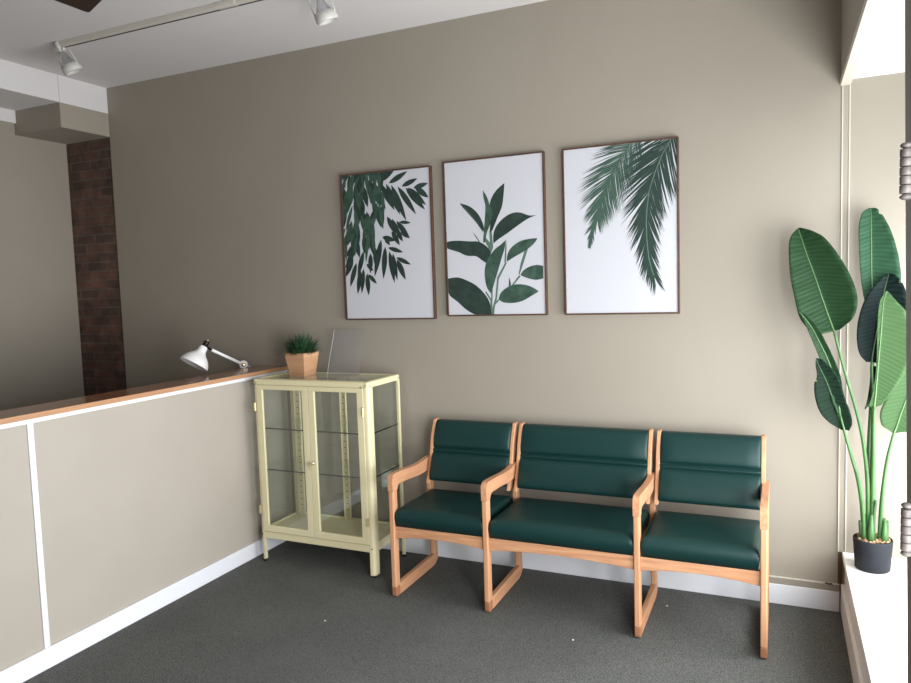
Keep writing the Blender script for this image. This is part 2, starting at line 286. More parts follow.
ART2 = {'dark': [[(0.161, 0.728), (0.259, 0.704), (0.343, 0.654), (0.395, 0.583), (0.405, 0.53), (0.381, 0.553), (0.328, 0.609), (0.257, 0.669), (0.197, 0.706)], [(0.617, 0.831), (0.607, 0.762), (0.587, 0.687), (0.536, 0.615), (0.484, 0.541), (0.458, 0.534), (0.469, 0.603), (0.489, 0.663), (0.468, 0.701), (0.481, 0.738), (0.531, 0.787)], [(0.917, 0.618), (0.847, 0.619), (0.761, 0.641), (0.68, 0.64), (0.595, 0.612), (0.521, 0.562), (0.493, 0.511), (0.493, 0.458), (0.542, 0.483), (0.638, 0.52), (0.735, 0.561), (0.829, 0.597)], [(0.008, 0.467), (0.022, 0.486), (0.123, 0.49), (0.249, 0.481), (0.347, 0.475), (0.431, 0.438), (0.466, 0.398), (0.421, 0.334), (0.367, 0.359), (0.312, 0.384), (0.219, 0.39), (0.133, 0.416), (0.02, 0.443)], [(0.012, 0.247), (0.111, 0.253), (0.211, 0.231), (0.308, 0.195), (0.393, 0.138), (0.439, 0.083), (0.454, 0.006), (0.3, 0.008), (0.202, 0.039), (0.103, 0.096), (0.028, 0.136), (0.008, 0.184)]], 'mid': [[(0.401, 0.799), (0.439, 0.755), (0.468, 0.701), (0.493, 0.655), (0.468, 0.587), (0.43, 0.529), (0.408, 0.468), (0.39, 0.477), (0.403, 0.56), (0.416, 0.636), (0.421, 0.703), (0.406, 0.749)], [(0.161, 0.728), (0.197, 0.706), (0.257, 0.669), (0.328, 0.609), (0.381, 0.553), (0.393, 0.53), (0.328, 0.594), (0.245, 0.659), (0.191, 0.7)], [(0.614, 0.476), (0.605, 0.431), (0.567, 0.357), (0.521, 0.267), (0.481, 0.191), (0.454, 0.142), (0.413, 0.184), (0.396, 0.254), (0.403, 0.315), (0.439, 0.368), (0.502, 0.42), (0.564, 0.448)], [(0.924, 0.476), (0.882, 0.44), (0.799, 0.402), (0.705, 0.371), (0.62, 0.34), (0.629, 0.385), (0.672, 0.429), (0.755, 0.463), (0.849, 0.475)], [(0.972, 0.304), (0.912, 0.312), (0.842, 0.303), (0.783, 0.282), (0.75, 0.253), (0.816, 0.233), (0.897, 0.22), (0.97, 0.227)], [(0.924, 0.148), (0.872, 0.172), (0.791, 0.192), (0.697, 0.195), (0.614, 0.177), (0.552, 0.144), (0.529, 0.106), (0.574, 0.085), (0.668, 0.079), (0.765, 0.091), (0.847, 0.119)], [(0.282, 0.542), (0.323, 0.51), (0.36, 0.47), (0.345, 0.475)], [(0.64, 0.241), (0.653, 0.21), (0.655, 0.183), (0.633, 0.184)]], 'light': [[(0.842, 0.46), (0.834, 0.423), (0.784, 0.327), (0.741, 0.253), (0.733, 0.261), (0.756, 0.328), (0.799, 0.409)], [(0.62, 0.49), (0.622, 0.431), (0.612, 0.34), (0.595, 0.333), (0.609, 0.431)], [(0.479, 0.006), (0.488, 0.052), (0.514, 0.114), (0.536, 0.232), (0.62, 0.332), (0.609, 0.34), (0.519, 0.243), (0.496, 0.114), (0.466, 0.053), (0.458, 0.006)], [(0.488, 0.067), (0.537, 0.098), (0.526, 0.106), (0.483, 0.079)], [(0.677, 0.189), (0.753, 0.245), (0.738, 0.253), (0.663, 0.193)], [(0.461, 0.006), (0.468, 0.114), (0.479, 0.252), (0.464, 0.252), (0.453, 0.115), (0.443, 0.007)], [(0.459, 0.39), (0.489, 0.435), (0.478, 0.534), (0.454, 0.539), (0.456, 0.467), (0.398, 0.514), (0.393, 0.499), (0.459, 0.405)], [(0.454, 0.013), (0.463, 0.099), (0.406, 0.157), (0.393, 0.154), (0.446, 0.096), (0.441, 0.021)]]}
ART1 = [((0.358, 0.942), (0.611, 1.007), 0.0706, 0), ((0.41, 0.927), (0.609, 0.992), 0.0647, 0), ((0.546, 0.912), (0.755, 0.979), 0.0588, 0), ((0.686, 0.884), (0.859, 0.926), 0.0529, 0), ((0.812, 0.865), (0.969, 0.889), 0.0529, 0), ((0.831, 0.871), (0.969, 0.795), 0.0647, 0), ((0.755, 0.872), (0.942, 0.747), 0.0647, 0), ((0.729, 0.873), (0.929, 0.718), 0.0706, 0), ((0.642, 0.886), (0.833, 0.692), 0.0647, 0), ((0.572, 0.901), (0.723, 0.655), 0.0706, 0), ((0.514, 0.913), (0.661, 0.697), 0.0647, 0), ((0.449, 0.92), (0.6, 0.73), 0.0706, 0), ((0.37, 0.929), (0.502, 0.742), 0.0765, 0), ((0.344, 0.938), (0.451, 0.76), 0.0824, 0), ((0.282, 1.004), (0.429, 1.027), 0.0706, 0), ((0.24, 0.969), (0.348, 1.009), 0.0588, 0), ((0.645, 0.651), (0.773, 0.641), 0.0353, 0), ((0.614, 0.66), (0.754, 0.538), 0.0588, 0), ((0.564, 0.677), (0.665, 0.533), 0.0529, 0), ((0.512, 0.695), (0.608, 0.567), 0.0588, 0), ((0.512, 0.486), (0.677, 0.449), 0.0471, 0), ((0.598, 0.417), (0.757, 0.365), 0.0471, 0), ((0.605, 0.404), (0.692, 0.265), 0.0647, 0), ((0.561, 0.446), (0.601, 0.263), 0.0529, 0), ((0.524, 0.462), (0.569, 0.245), 0.0647, 0), ((0.48, 0.495), (0.446, 0.275), 0.0647, 0), ((0.438, 0.544), (0.347, 0.293), 0.0706, 0), ((0.655, 0.598), (0.754, 0.54), 0.0588, 0), ((0.611, 0.607), (0.676, 0.52), 0.0529, 0), ((0.558, 0.594), (0.642, 0.497), 0.0588, 0), ((0.451, 0.559), (0.593, 0.53), 0.0588, 0), ((0.476, 0.558), (0.533, 0.501), 0.0471, 0), ((0.274, 0.311), (0.37, 0.245), 0.0471, 0), ((0.259, 0.383), (0.335, 0.334), 0.0412, 0), ((0.261, 0.319), (0.271, 0.167), 0.0588, 0), ((0.224, 0.353), (0.19, 0.18), 0.0529, 0), ((0.188, 0.345), (0.143, 0.177), 0.0588, 0), ((0.144, 0.394), (0.057, 0.227), 0.0588, 0), ((0.105, 0.436), (0.013, 0.301), 0.0706, 0), ((0.154, 0.523), (0.01, 0.358), 0.0647, 0), ((0.141, 0.531), (0.016, 0.431), 0.0529, 0), ((0.126, 0.611), (0.021, 0.503), 0.0471, 0), ((0.232, 0.471), (0.151, 0.298), 0.0588, 0), ((0.311, 0.454), (0.301, 0.318), 0.0588, 0), ((0.366, 0.492), (0.371, 0.348), 0.0647, 0), ((0.138, 1.054), (0.016, 0.917), 0.0602, 1), ((0.274, 0.945), (0.19, 0.769), 0.0699, 1), ((0.154, 1.016), (0.099, 0.894), 0.0785, 1), ((0.11, 0.944), (0.083, 0.787), 0.0769, 1), ((0.049, 0.787), (-0.018, 0.627), 0.0626, 1), ((0.125, 0.6), (0.185, 0.426), 0.0766, 0), ((0.425, 0.786), (0.468, 0.611), 0.0696, 1), ((0.217, 0.95), (0.164, 0.805), 0.0643, 0), ((0.052, 0.866), (-0.015, 0.684), 0.0726, 1), ((0.152, 0.57), (0.128, 0.439), 0.0631, 1), ((0.229, 1.004), (0.233, 0.859), 0.0723, 0), ((0.439, 1.035), (0.389, 0.917), 0.075, 1), ((0.42, 1.025), (0.376, 0.852), 0.0594, 1), ((0.318, 0.618), (0.344, 0.438), 0.0792, 0), ((0.169, 0.934), (0.185, 0.805), 0.0771, 1), ((0.34, 1.054), (0.392, 0.895), 0.065, 1), ((0.172, 0.589), (0.081, 0.45), 0.0598, 0), ((0.17, 0.674), (0.169, 0.49), 0.0681, 0), ((0.22, 0.992), (0.139, 0.875), 0.0624, 1), ((0.452, 0.767), (0.455, 0.615), 0.0656, 0), ((0.068, 0.829), (-0.015, 0.663), 0.0798, 1), ((0.109, 0.875), (-0.003, 0.73), 0.0682, 1), ((0.261, 1.084), (0.209, 0.953), 0.0632, 0), ((0.216, 0.964), (0.267, 0.822), 0.0655, 0), ((0.468, 0.873), (0.48, 0.7), 0.0756, 1), ((0.036, 0.907), (0.041, 0.759), 0.071, 0), ((0.162, 0.755), (0.173, 0.583), 0.0761, 1), ((0.1, 0.679), (0.006, 0.511), 0.0671, 1), ((0.028, 0.589), (-0.013, 0.408), 0.0598, 1), ((0.053, 0.59), (-0.088, 0.43), 0.0624, 1), ((0.229, 0.85), (0.201, 0.708), 0.0757, 0), ((0.451, 1.081), (0.379, 0.914), 0.076, 1), ((0.412, 0.798), (0.353, 0.628), 0.0731, 1), ((0.386, 0.794), (0.439, 0.625), 0.0681, 0), ((0.024, 0.795), (0.018, 0.644), 0.0717, 0), ((0.049, 1.072), (0.047, 0.897), 0.0651, 1), ((0.407, 1.045), (0.378, 0.897), 0.0755, 1), ((0.183, 0.699), (0.154, 0.525), 0.0605, 1), ((0.382, 0.898), (0.358, 0.72), 0.0739, 1), ((0.028, 0.638), (-0.07, 0.508), 0.0765, 1), ((0.065, 0.813), (-0.057, 0.674), 0.0738, 1), ((0.246, 0.92), (0.301, 0.766), 0.0739, 0), ((0.324, 1.031), (0.361, 0.906), 0.0716, 1), ((0.058, 0.982), (-0.034, 0.814), 0.0751, 1), ((0.031, 1.087), (-0.029, 0.915), 0.0781, 1), ((0.139, 0.642), (0.146, 0.47), 0.0682, 0), ((0.126, 0.788), (0.031, 0.61), 0.068, 1), ((0.068, 0.676), (0.068, 0.544), 0.0667, 1), ((0.37, 0.735), (0.29, 0.564), 0.0725, 0), ((0.17, 0.907), (0.224, 0.775), 0.0716, 1), ((0.46, 1.003), (0.449, 0.851), 0.071, 0), ((0.344, 0.579), (0.36, 0.451), 0.0731, 1), ((0.105, 0.686), (0.096, 0.525), 0.0734, 1), ((0.123, 0.847), (0.037, 0.717), 0.0746, 1), ((0.282, 0.566), (0.254, 0.39), 0.0673, 1), ((0.147, 0.887), (0.088, 0.77), 0.0703, 1), ((0.259, 0.658), (0.23, 0.515), 0.0594, 1), ((0.024, 0.588), (0.026, 0.403), 0.0716, 1), ((0.23, 0.76), (0.237, 0.61), 0.0602, 0), ((0.06, 1.043), (-0.021, 0.926), 0.0712, 1), ((0.248, 0.587), (0.241, 0.451), 0.0622, 0), ((0.091, 0.599), (-0.011, 0.477), 0.0774, 1), ((0.131, 0.629), (0.157, 0.464), 0.0727, 0), ((0.264, 0.729), (0.261, 0.566), 0.0695, 0), ((0.12, 0.95), (0.034, 0.803), 0.0623, 1), ((0.25, 0.814), (0.224, 0.677), 0.0624, 0), ((0.227, 1.087), (0.136, 0.92), 0.0792, 0), ((0.068, 1.052), (-0.079, 0.903), 0.0637, 0), ((0.225, 0.718), (0.267, 0.586), 0.0799, 1), ((0.339, 0.916), (0.335, 0.788), 0.0628, 1), ((0.282, 0.611), (0.297, 0.473), 0.0778, 1), ((0.34, 0.658), (0.344, 0.526), 0.0758, 1), ((0.139, 0.626), (0.102, 0.467), 0.0765, 0), ((0.308, 0.725), (0.301, 0.568), 0.0797, 1), ((0.447, 0.994), (0.442, 0.876), 0.0764, 1), ((0.141, 1.001), (0.123, 0.879), 0.0781, 1), ((0.156, 0.835), (0.196, 0.657), 0.0766, 0), ((0.394, 0.76), (0.306, 0.608), 0.0744, 0), ((0.01, 0.74), (-0.099, 0.61), 0.0745, 1), ((0.394, 0.934), (0.4, 0.792), 0.0596, 1), ((0.258, 1.066), (0.248, 0.917), 0.0707, 1), ((0.366, 0.719), (0.305, 0.576), 0.0592, 1), ((0.446, 0.942), (0.42, 0.779), 0.0721, 1), ((0.157, 0.775), (0.149, 0.639), 0.0595, 1), ((0.287, 0.738), (0.293, 0.579), 0.0655, 0), ((0.29, 0.725), (0.238, 0.549), 0.0634, 1), ((0.258, 1.04), (0.241, 0.901), 0.0798, 0), ((0.055, 0.834), (0.041, 0.709), 0.0655, 1), ((0.293, 1.018), (0.308, 0.853), 0.0799, 1), ((0.345, 0.692), (0.363, 0.523), 0.0644, 1), ((0.17, 0.931), (0.173, 0.75), 0.0665, 0), ((0.104, 0.996), (0.11, 0.816), 0.0733, 0), ((0.331, 0.956), (0.345, 0.781), 0.0693, 0), ((0.382, 0.885), (0.371, 0.73), 0.0657, 1), ((0.342, 0.648), (0.256, 0.485), 0.0621, 0), ((0.156, 0.913), (0.214, 0.736), 0.0732, 1), ((0.173, 0.726), (0.11, 0.549), 0.0662, 1)]
FROND_A = [(0.62, 0.993), (0.557, 0.948), (0.446, 0.834), (0.38, 0.745), (0.338, 0.652), (0.309, 0.564), (0.264, 0.521), (0.231, 0.411)]
FROND_B = [(0.941, 0.994), (0.87, 0.912), (0.806, 0.812), (0.753, 0.702), (0.736, 0.604), (0.729, 0.534), (0.732, 0.433), (0.746, 0.332), (0.769, 0.263), (0.788, 0.223)]
# ------------------------------------------------------------ the setting
H = 3.146; XB = -3.070; XL = -3.545; XH = -1.60; XR = 1.667; YB = -6.6
sbox('floor', M['carpet'], XL-.1, XR+.02, YB-.1, .12, -.08, 0)
sbox('ceiling', M['ceiling'], XB-.002, 2.5, YB-.1, .12, H, H+.1)
sbox('ceiling', M['ceiling'], XL-.1, XB-.045, YB-.1, .12, 2.965, 3.06)
sbox('trim_1', M['beam'], XB-.045, XB, YB, 0, 2.965, H)                        # white dropped beam running to the far wall
sbox('trim_2', M['beam'], XL, XL+.02, YB, -.388, 2.878, 2.965)                 # white band along the left wall
sbox('trim_3', mat('seam_shadow_gap', (.45, .43, .42), .8), XB-.004, XB+.002, -.389, -.386, 2.965, H)
sbox('wall_back', M['wall'], XB, XR+.9, 0, .12, 0, H)
sbox('wall_brick', M['brick'], XL, XB, .012, .12, 0, 2.965)
sbox('wall_left', M['wall'], XL-.1, XL, YB, .12, 0, 2.965)
sbox('wall_box', M['wall'], XL, XB, -.388, .012, 2.80, 2.965)                   # boxed-in duct over the brick
sbox('wall_front', M['wall'], XL-.1, XR+.9, YB-.12, YB, 0, H)
# header over the window bay and its white lower edge
sbox('wall_right', M['wall'], 1.632, XR+.01, YB, 0, 2.535, H)
sbox('trim_4', M['cream_trim'], 1.628, 1.672, -3.41, 0, 2.505, 2.535, bevel=.003)
sbox('ceiling', M['ledge'], 1.672, 2.55, -3.41, 0, 2.53, 2.62)
# pilaster strips where the wall meets the bay
sbox('trim_5', M['cream_trim'], 1.636, 1.641, -.006, 0, .30, 2.505, bevel=.001)
sbox('trim_5', M['wall'], 1.641, 1.666, -.003, 0, .30, 2.505)
sbox('trim_5', M['cream_trim'], 1.666, 1.671, -.006, 0, .30, 2.505, bevel=.001)
# dark strip painted in for the shade of the gap between panel and ledge
sbox('trim_6', M['dark_brown'], 1.638, 1.658, -.004, 0, .105, .30)
# window ledges
def ledge(y0, y1):
    MBx = MB().box(XR, 2.46, y0, y1, 0, .27)
    struct(MBx.build('wall_ledge', M['ledge']))
    sbox('trim_7', M['ledge'], XR-.012, 2.46, y0, y1, .27, .30, bevel=.004)
    sbox('baseboard_right', M['ledge'], XR-.016, XR, y0, y1, 0, .14, bevel=.003)
ledge(-2.25, 0)
# storefront windows
def window(name, y0, y1, panes):
    fr = MB(); t = .05
    fr.box(2.40, 2.46, y0, y1, .30, .36); fr.box(2.40, 2.46, y0, y1, 2.47, 2.53)
    w = (y1-y0)/panes
    for i in range(panes+1):
        yc = y0 + w*i; fr.box(2.40, 2.46, max(y0, yc-t/2), min(y1, yc+t/2), .36, 2.47)
    o = struct(fr.build(name, M['post'], bevel=.003))
    g = MB()
    for i in range(panes): g.box(2.427, 2.433, y0+w*i+t/2, y0+w*(i+1)-t/2, .36, 2.47)
    g.build('window_pane', M['window_glass'], o)
window('window_1', -2.25, 0, 2)
sbox('wall_right', M['wall'], 1.70, 1.82, YB, -3.41, 0, H)
# jamb with hinges at the right edge of the view
struct(MB().prism([(1.618, 0), (1.70, 0), (1.70, 2.505), (1.573, 2.505)], 'y', -2.40, -2.30).build('trim_9', M['post'], bevel=.004))   # leans a little out of plumb
sbox('trim_10', M['post'], 1.60, 1.70, -3.40, -3.30, 0, 2.505, bevel=.004)
sbox('floor', M['asphalt'], XR+.02, 9, -12, 3, -.12, -.02)
sbox('trim_11', M['post'], XR-.04, 2.5, -3.36, -2.34, -.02, .012)
d = struct(MB().box(1.70, 2.58, -2.46, -2.42, .02, .28).box(1.70, 2.58, -2.46, -2.42, 2.36, 2.48)
           .box(1.70, 1.80, -2.46, -2.42, .28, 2.36).box(2.48, 2.58, -2.46, -2.42, .28, 2.36).build('door_1', M['post'], bevel=.003))
MB().box(1.80, 2.48, -2.443, -2.437, .28, 2.36).build('door_glass', M['window_glass'], d)
MB().tube([(2.50, -2.49, .95), (2.50, -2.49, 1.25)], .01).tube([(2.50, -2.49, .98), (2.50, -2.45, .98)], .007).tube([(2.50, -2.49, 1.22), (2.50, -2.45, 1.22)], .007).build('door_handle', M['chrome'], d, smooth=True)
def door_hinge(zc, label, x):
    t = thing('door_hinge', label, 'hinge', (x, -2.405, zc-.055), 'hinges on the grey jamb')
    y = -2.410
    h = .0150
    for i in range(5):
        z0 = zc-.0375+i*h
        MB().lathe((x, y, z0+.0006), (0,0,1), [(0,.0085),(.001,.0095),(h-.0022,.0095),(h-.0012,.0085)], 16, True, True).build('knuckle', M['hinge_iron'], t, smooth=True)
    for sgn in (-1, 1):
        MB().lathe((x, y, zc+sgn*.0375), (0,0,sgn), [(0,.005),(.0015,.0055),(.003,.0085),(.006,.0095),(.009,.007),(.0105,.002)], 16, True, True).build('finial', M['hinge_iron'], t, smooth=True)
    MB().box(x+.004, x+.044, -2.4035, -2.4005, zc-.037, zc+.037).build('leaf_plate', M['hinge_iron'], t, bevel=.001)
door_hinge(1.812, 'upper dark metal door hinge with ball tips on grey jamb', 1.572)
door_hinge(1.195, 'lower dark metal door hinge with ball tips beside the potted plant', 1.582)

# baseboards of the far wall
sbox('baseboard_back', M['white'], XH, 1.645, -.014, 0, 0, .102, bevel=.003)
sbox('baseboard_back', M['wall'], XH, 1.645, -.012, 0, .102, .134)
sbox('baseboard_back', M['cream_trim'], XH, 1.645, -.015, 0, .134, .139, bevel=.001)
# half wall of the reception
sbox('wall_half', M['halfwall'], -1.72, XH, YB, 0, 0, 1.125)
sbox('baseboard_left', M['white'], XH, XH+.014, YB, -.014, 0, .094, bevel=.003)
sbox('trim_12', M['white'], XH, XH+.007, -1.806, -1.779, .094, 1.105, bevel=.001)
sbox('trim_13', M['white'], XH, XH+.010, YB, 0, 1.105, 1.115, bevel=.001)
sbox('trim_14', M['white'], XH, XH+.016, YB, 0, 1.115, 1.125, bevel=.001)
ct = thing('counter_top', 'long varnished wooden counter top capping the greige half wall', 'counter', (-1.70, -3.3, 1.125))
MB().box(-1.80, -1.584, YB+.01, -.002, 1.126, 1.150).build('slab', M['counter'], ct, bevel=.002)
MB().box(-1.584, -1.576, YB+.01, -.002, 1.126, 1.150).build('edge_band', M['counter_edge'], ct, bevel=.002)
# desk on the far side of the half wall, carrying the lamp
dk = thing('reception_desk', 'reception desk standing behind the half wall under the lamp', 'desk', (-2.1, -1.0, 0))
MB().box(-2.40, -1.722, -2.2, -.02, .71, .74).build('desk_top', M['counter'], dk, bevel=.003)
for yy in (-2.18, -.06):
    MB().box(-2.38, -1.74, yy, yy+.03, 0, .71).build('side_panel', M['counter'], dk, bevel=.002)

# ------------------------------------------------------------ grime, stubs, lint
g = MB()
for i in range(9):
    x = 1.575+random.random()*.045; g.box(x-.004, x+.004, -.017, -.0141, .085+random.random()*.012, .100)
tag(MB().tube([(1.583,-.024,.142),(1.592,-.030,.146),(1.600,-.027,.141),(1.607,-.032,.147),(1.612,-.024,.1415)], .0035).build('cable_stub', M['dark_brown'], smooth=True), 'short brown cable stub poking out over the baseboard at the ledge corner', 'cable')
for (x, y, lab) in ((.514,-.731,'tiny pale lint scrap on carpet in front of the wide seat'),(0.863,-0.227,'tiny tan lint scrap on carpet under the right seat'),(-0.682,-0.976,'tiny pale lint scrap on open carpet in front of the yellow cabinet')):
    tag(MB().lathe((x,y,.0),(0,0,1),[(0,.005),(.003,.004),(.004,.002)],7,True,True).build('lint_scrap', M['lint']), lab, 'lint')
op = thing('wall_outlet', 'small pale outlet plate low on the wall behind the cabinet side', 'outlet', (-.864, 0, .40))
MB().box(-.899,-.829,-.007,0,.40,.515).build('cover_plate', M['plate'], op, bevel=.002)
for zz in (.435,.480):
    MB().box(-.881,-.847,-.0085,-.0065,zz-.013,zz+.013).build('socket', M['white'], op, bevel=.003)

# ------------------------------------------------------------ three-seat waiting bench
bench = thing('waiting_bench', 'connected three seat oak bench with dark green vinyl cushions, wider seat in the middle', 'bench', (.41, -.36, 0))
T = .028
FX = [-.499, .031, .773, 1.305]                     # left faces of the four sled frames
def rounded(poly, rad, n=5):
    out = []; N = len(poly)
    for i, p in enumerate(poly):
        a = Vector(poly[i-1]); b = Vector(p); c = Vector(poly[(i+1) % N]); r = rad[i]
        if r <= 0: out.append(tuple(b)); continue
        d1 = (a-b).normalized(); d2 = (c-b).normalized()
        for k in range(n+1):
            t = k/n; q = (1-t)**2*(b+d1*r) + 2*t*(1-t)*b + t*t*(b+d2*r); out.append(tuple(q))
    return out
YF = -.620
for x0 in FX:
    x1 = x0+T
    # front leg, with its finger-jointed foot block
    MB().prism([(YF, .055), (YF+.046, .055), (YF+.050, .575), (YF, .575)], 'x', x0, x1).build('leg', M['oak_z'], bench, bevel=.006, seg=3)
    MB().prism(rounded([(YF+.003, .004), (YF+.046, .004), (YF+.046, .055), (YF, .055)], [.012,0,0,0]), 'x', x0, x1).build('foot_block', M['oak_end'], bench, bevel=.004)
    # sled runner and rear leg
    MB().prism(rounded([(YF+.046, .004), (-.150, .004), (-.105, .035), (-.110, .080), (-.155, .072), (YF+.046, .066)], [0,.03,.01,0,.02,0]), 'x', x0, x1).build('runner', M['oak'], bench, bevel=.005, seg=3)
    MB().prism([(-.155, .070), (-.108, .078), (-.136, .615), (-.182, .615)], 'x', x0, x1).build('leg', M['oak_z'], bench, bevel=.006, seg=3)
    # arm: rounded nose, gentle dip, rises into the back
    arm = [(YF, .575), (YF-.002, .668), (-.50, .664), (-.37, .653), (-.27, .652), (-.21, .659), (-.150, .664), (-.148, .604), (-.21, .590), (-.30, .586), (-.43, .597), (-.555, .602), (YF+.050, .585), (YF+.050, .575)]
    MB().prism(rounded(arm, [0,.04,.03,.03,.03,.03,.01,.01,.03,.03,.03,.02,.01,0]), 'x', x0-.001, x1+.001).build('armrest', M['oak'], bench, bevel=.008, seg=3)
def cushion(x0, x1, y0, y1, z0, z1, name):
    """soft upholstered pad, crowned on top with rolled edges"""
    nx, ny = 22, 18; b = MB(); r = .045
    def edge(t, w):      # distance from the side
        return min(t, w-t)
    top = []; 
    for j in range(ny+1):
        for i in range(nx+1):
            u = i/nx; v = j/ny; u = .5-.5*math.cos(PI*u)*(.35*abs(math.cos(PI*u))+.65); v = .5-.5*math.cos(PI*v)*(.35*abs(math.cos(PI*v))+.65)
            x = x0+(x1-x0)*u; y = y0+(y1-y0)*v
            ex = edge(u*(x1-x0), x1-x0); ey = edge(v*(y1-y0), y1-y0)
            def rr(e): 
                e = min(e, r)/r; return math.sqrt(max(0, 1-(1-e)**2))
            k = min(rr(ex*2.0), rr(ey*1.3))
            crown = .012*math.sin(PI*u)*math.sin(PI*v)
            z = z0 + (z1-z0)*(.55+.45*k) + crown
            z -= .006*v
            top.append((x, y, z))
    W = nx+1; b.v += top
    for j in range(ny):
        for i in range(nx): a = j*W+i; b.f.append((a, a+1, a+1+W, a+W))
    rim = [i for i in range(nx)] + [nx+j*W for j in range(ny)] + [ny*W+i for i in range(nx, 0, -1)] + [j*W for j in range(ny, 0, -1)]
    n0 = len(b.v); cx = (x0+x1)/2; cy = (y0+y1)/2
    for i in rim:
        p = b.v[i]; b.v.append((p[0]+(.006 if p[0] < cx else -.006), p[1]+(.008 if p[1] < cy else -.008), z0))
    for k in range(len(rim)):
        k2 = (k+1) % len(rim); b.f.append((rim[k], rim[k2], n0+k2, n0+k))
    b.f.append(tuple(n0+k for k in range(len(rim))))
    return b.build(name, M['vinyl'], bench, smooth=True)
def back_line(z):      # y of the reclined back plane at height z
    return -.232 + (z-.545)*(.118/.32)
for k in range(3):
    x0 = FX[k]+T; x1 = FX[k+1]
    cushion(x0+.002 if k else x0-.002, x1-.002, -.614, -.150, .386, .480, 'seat')
    # curved front rail, higher in the middle
    n = 16; lo = []; hi = []
    for i in range(n+1):
        t = i/n; x = x0+(x1-x0)*t
        lo.append((x, .318+.020*math.sin(PI*t)**.8)); hi.append((x, .386))
    MB().prism(lo+hi[::-1], 'y', -.605, -.580).build('front_rail', M['oak_x'], bench, bevel=.003)
    MB().box(x0, x1, -.215, -.190, .330, .386).build('back_rail', M['oak_x'], bench, bevel=.003)
    for sx in (x0+.0, x1-.0):
        pass
    # backrest
    bx0 = x0+.006; bx1 = x1+.013; pt = .020
    prof = []                                      # wavy front edge of the side piece
    N = 24
    for i in range(N+1):
        t = i/N; z = .522+t*.350
        wave = -.011*math.sin(2*PI*t*1.0)*(1 if t > .5 else .8) - .006*math.exp(-((t-.53)/.03)**2)
        prof.append((back_line(z)-.010-wave*.8, z))
    rear = [(back_line(z)+.036, z) for z in (.872, .80, .70, .60, .522)]
    side = prof+rear
    # cushion: two horizontal rolls with a welt between
    cz = []
    def roll(za, zb, dep, m):
        return [(za+(zb-za)*i/m, dep*math.sin(PI*(i/m))**.42) for i in range(m+1)]
    front = [(z, d) for z, d in roll(.540, .694, .028, 14)] + [(.698, -.004), (.700, .006), (.703, .011), (.709, .011), (.712, .006), (.714, -.004)] + roll(.718, .866, .026, 14)
    poly = []
    cush = MB(); xs = [bx0+pt+.001, bx0+pt+.004, bx0+pt+.014] + [bx0+pt+.014+(bx1-bx0-2*pt-.028)*i/8 for i in range(1, 8)] + [bx1-pt-.014, bx1-pt-.004, bx1-pt-.001]
    ks = [.55, .8, 1]+[1.05]*7+[1, .8, .55]
    m = len(front)
    for xx, kk in zip(xs, ks):
        for z, dd in front: cush.v.append((xx, back_line(z)-.002-dd*kk, z))
    for xx in xs:
        for z, dd in front: cush.v.append((xx, back_line(z)+.028, z))
    nX = len(xs); off = nX*m
    for i in range(nX-1):
        for j in range(m-1):
            a = i*m+j; cush.f.append((a, a+m, a+m+1, a+1)); cush.f.append((off+a, off+a+1, off+a+m+1, off+a+m))
        cush.f.append((i*m, off+i*m, off+(i+1)*m, (i+1)*m)); a = i*m+m-1; cush.f.append((a, a+m, off+a+m, off+a))
    for j in range(m-1):
        cush.f.append((j, j+1, off+j+1, off+j)); a = (nX-1)*m+j; cush.f.append((a, off+a, off+a+1, a+1))
    bk = cush.build('backrest', M['vinyl'], bench, smooth=True)
    for xx in (bx0, bx1-pt):
        sp = MB().prism(side, 'x', xx, xx+pt).build('side_slat', M['oak_z'], bk, bevel=.004, seg=3)
        sp.parent = bk

# ------------------------------------------------------------ cream metal and glass cabinet
X0, X1, Y0, Y1, ZT = -1.512, -.708, -.436, -.066, 1.124
cab = thing('display_cabinet', 'pale yellow metal cabinet with glass doors, glass sides and two empty shelves', 'cabinet', ((X0+X1)/2, (Y0+Y1)/2, 0))
def post(x, y, sx, sy):       # L-shaped corner post with a rounded outer corner
    w = .040; t = .004
    pts = rounded([(x, y), (x+sx*w, y), (x+sx*w, y+sy*t), (x+sx*t, y+sy*t), (x+sx*t, y+sy*w), (x, y+sy*w)], [.018, 0, 0, 0, 0, 0], 6)
    pts2 = rounded([(x, y), (x+sx*w, y), (x+sx*w, y+sy*w), (x, y+sy*w)], [.018, 0, 0, 0], 6)
    return pts2 if sy > 0 else pts
for (x, y, sx, sy) in ((X0, Y0, 1, 1), (X1, Y0, -1, 1), (X0, Y1, 1, -1), (X1, Y1, -1, -1)):
    w = .034 if sy > 0 and sx < 0 else (.024 if sy > 0 else .020); wy = (.050 if sx < 0 else .026) if sy > 0 else .018
    pts = rounded([(x, y), (x+sx*w, y), (x+sx*w, y+sy*wy), (x, y+sy*wy)], [.026 if sy > 0 else .010, 0, 0, 0], 8)
    w2 = w*.8
    foot = rounded([(x, y), (x+sx*w2, y), (x+sx*w2, y+sy*w2), (x, y+sy*w2)], [.014, 0, 0, 0], 6)
    o = MB().prism(pts, 'z', .012, ZT-.03).build('corner_post', M['cream'], cab, bevel=.0015)
    MB().lathe((x+sx*w/2, y+sy*w/2, 0), (0,0,1), [(0,.012),(.012,.012)], 14, True, True).build('foot_cap', M['iron'], o)
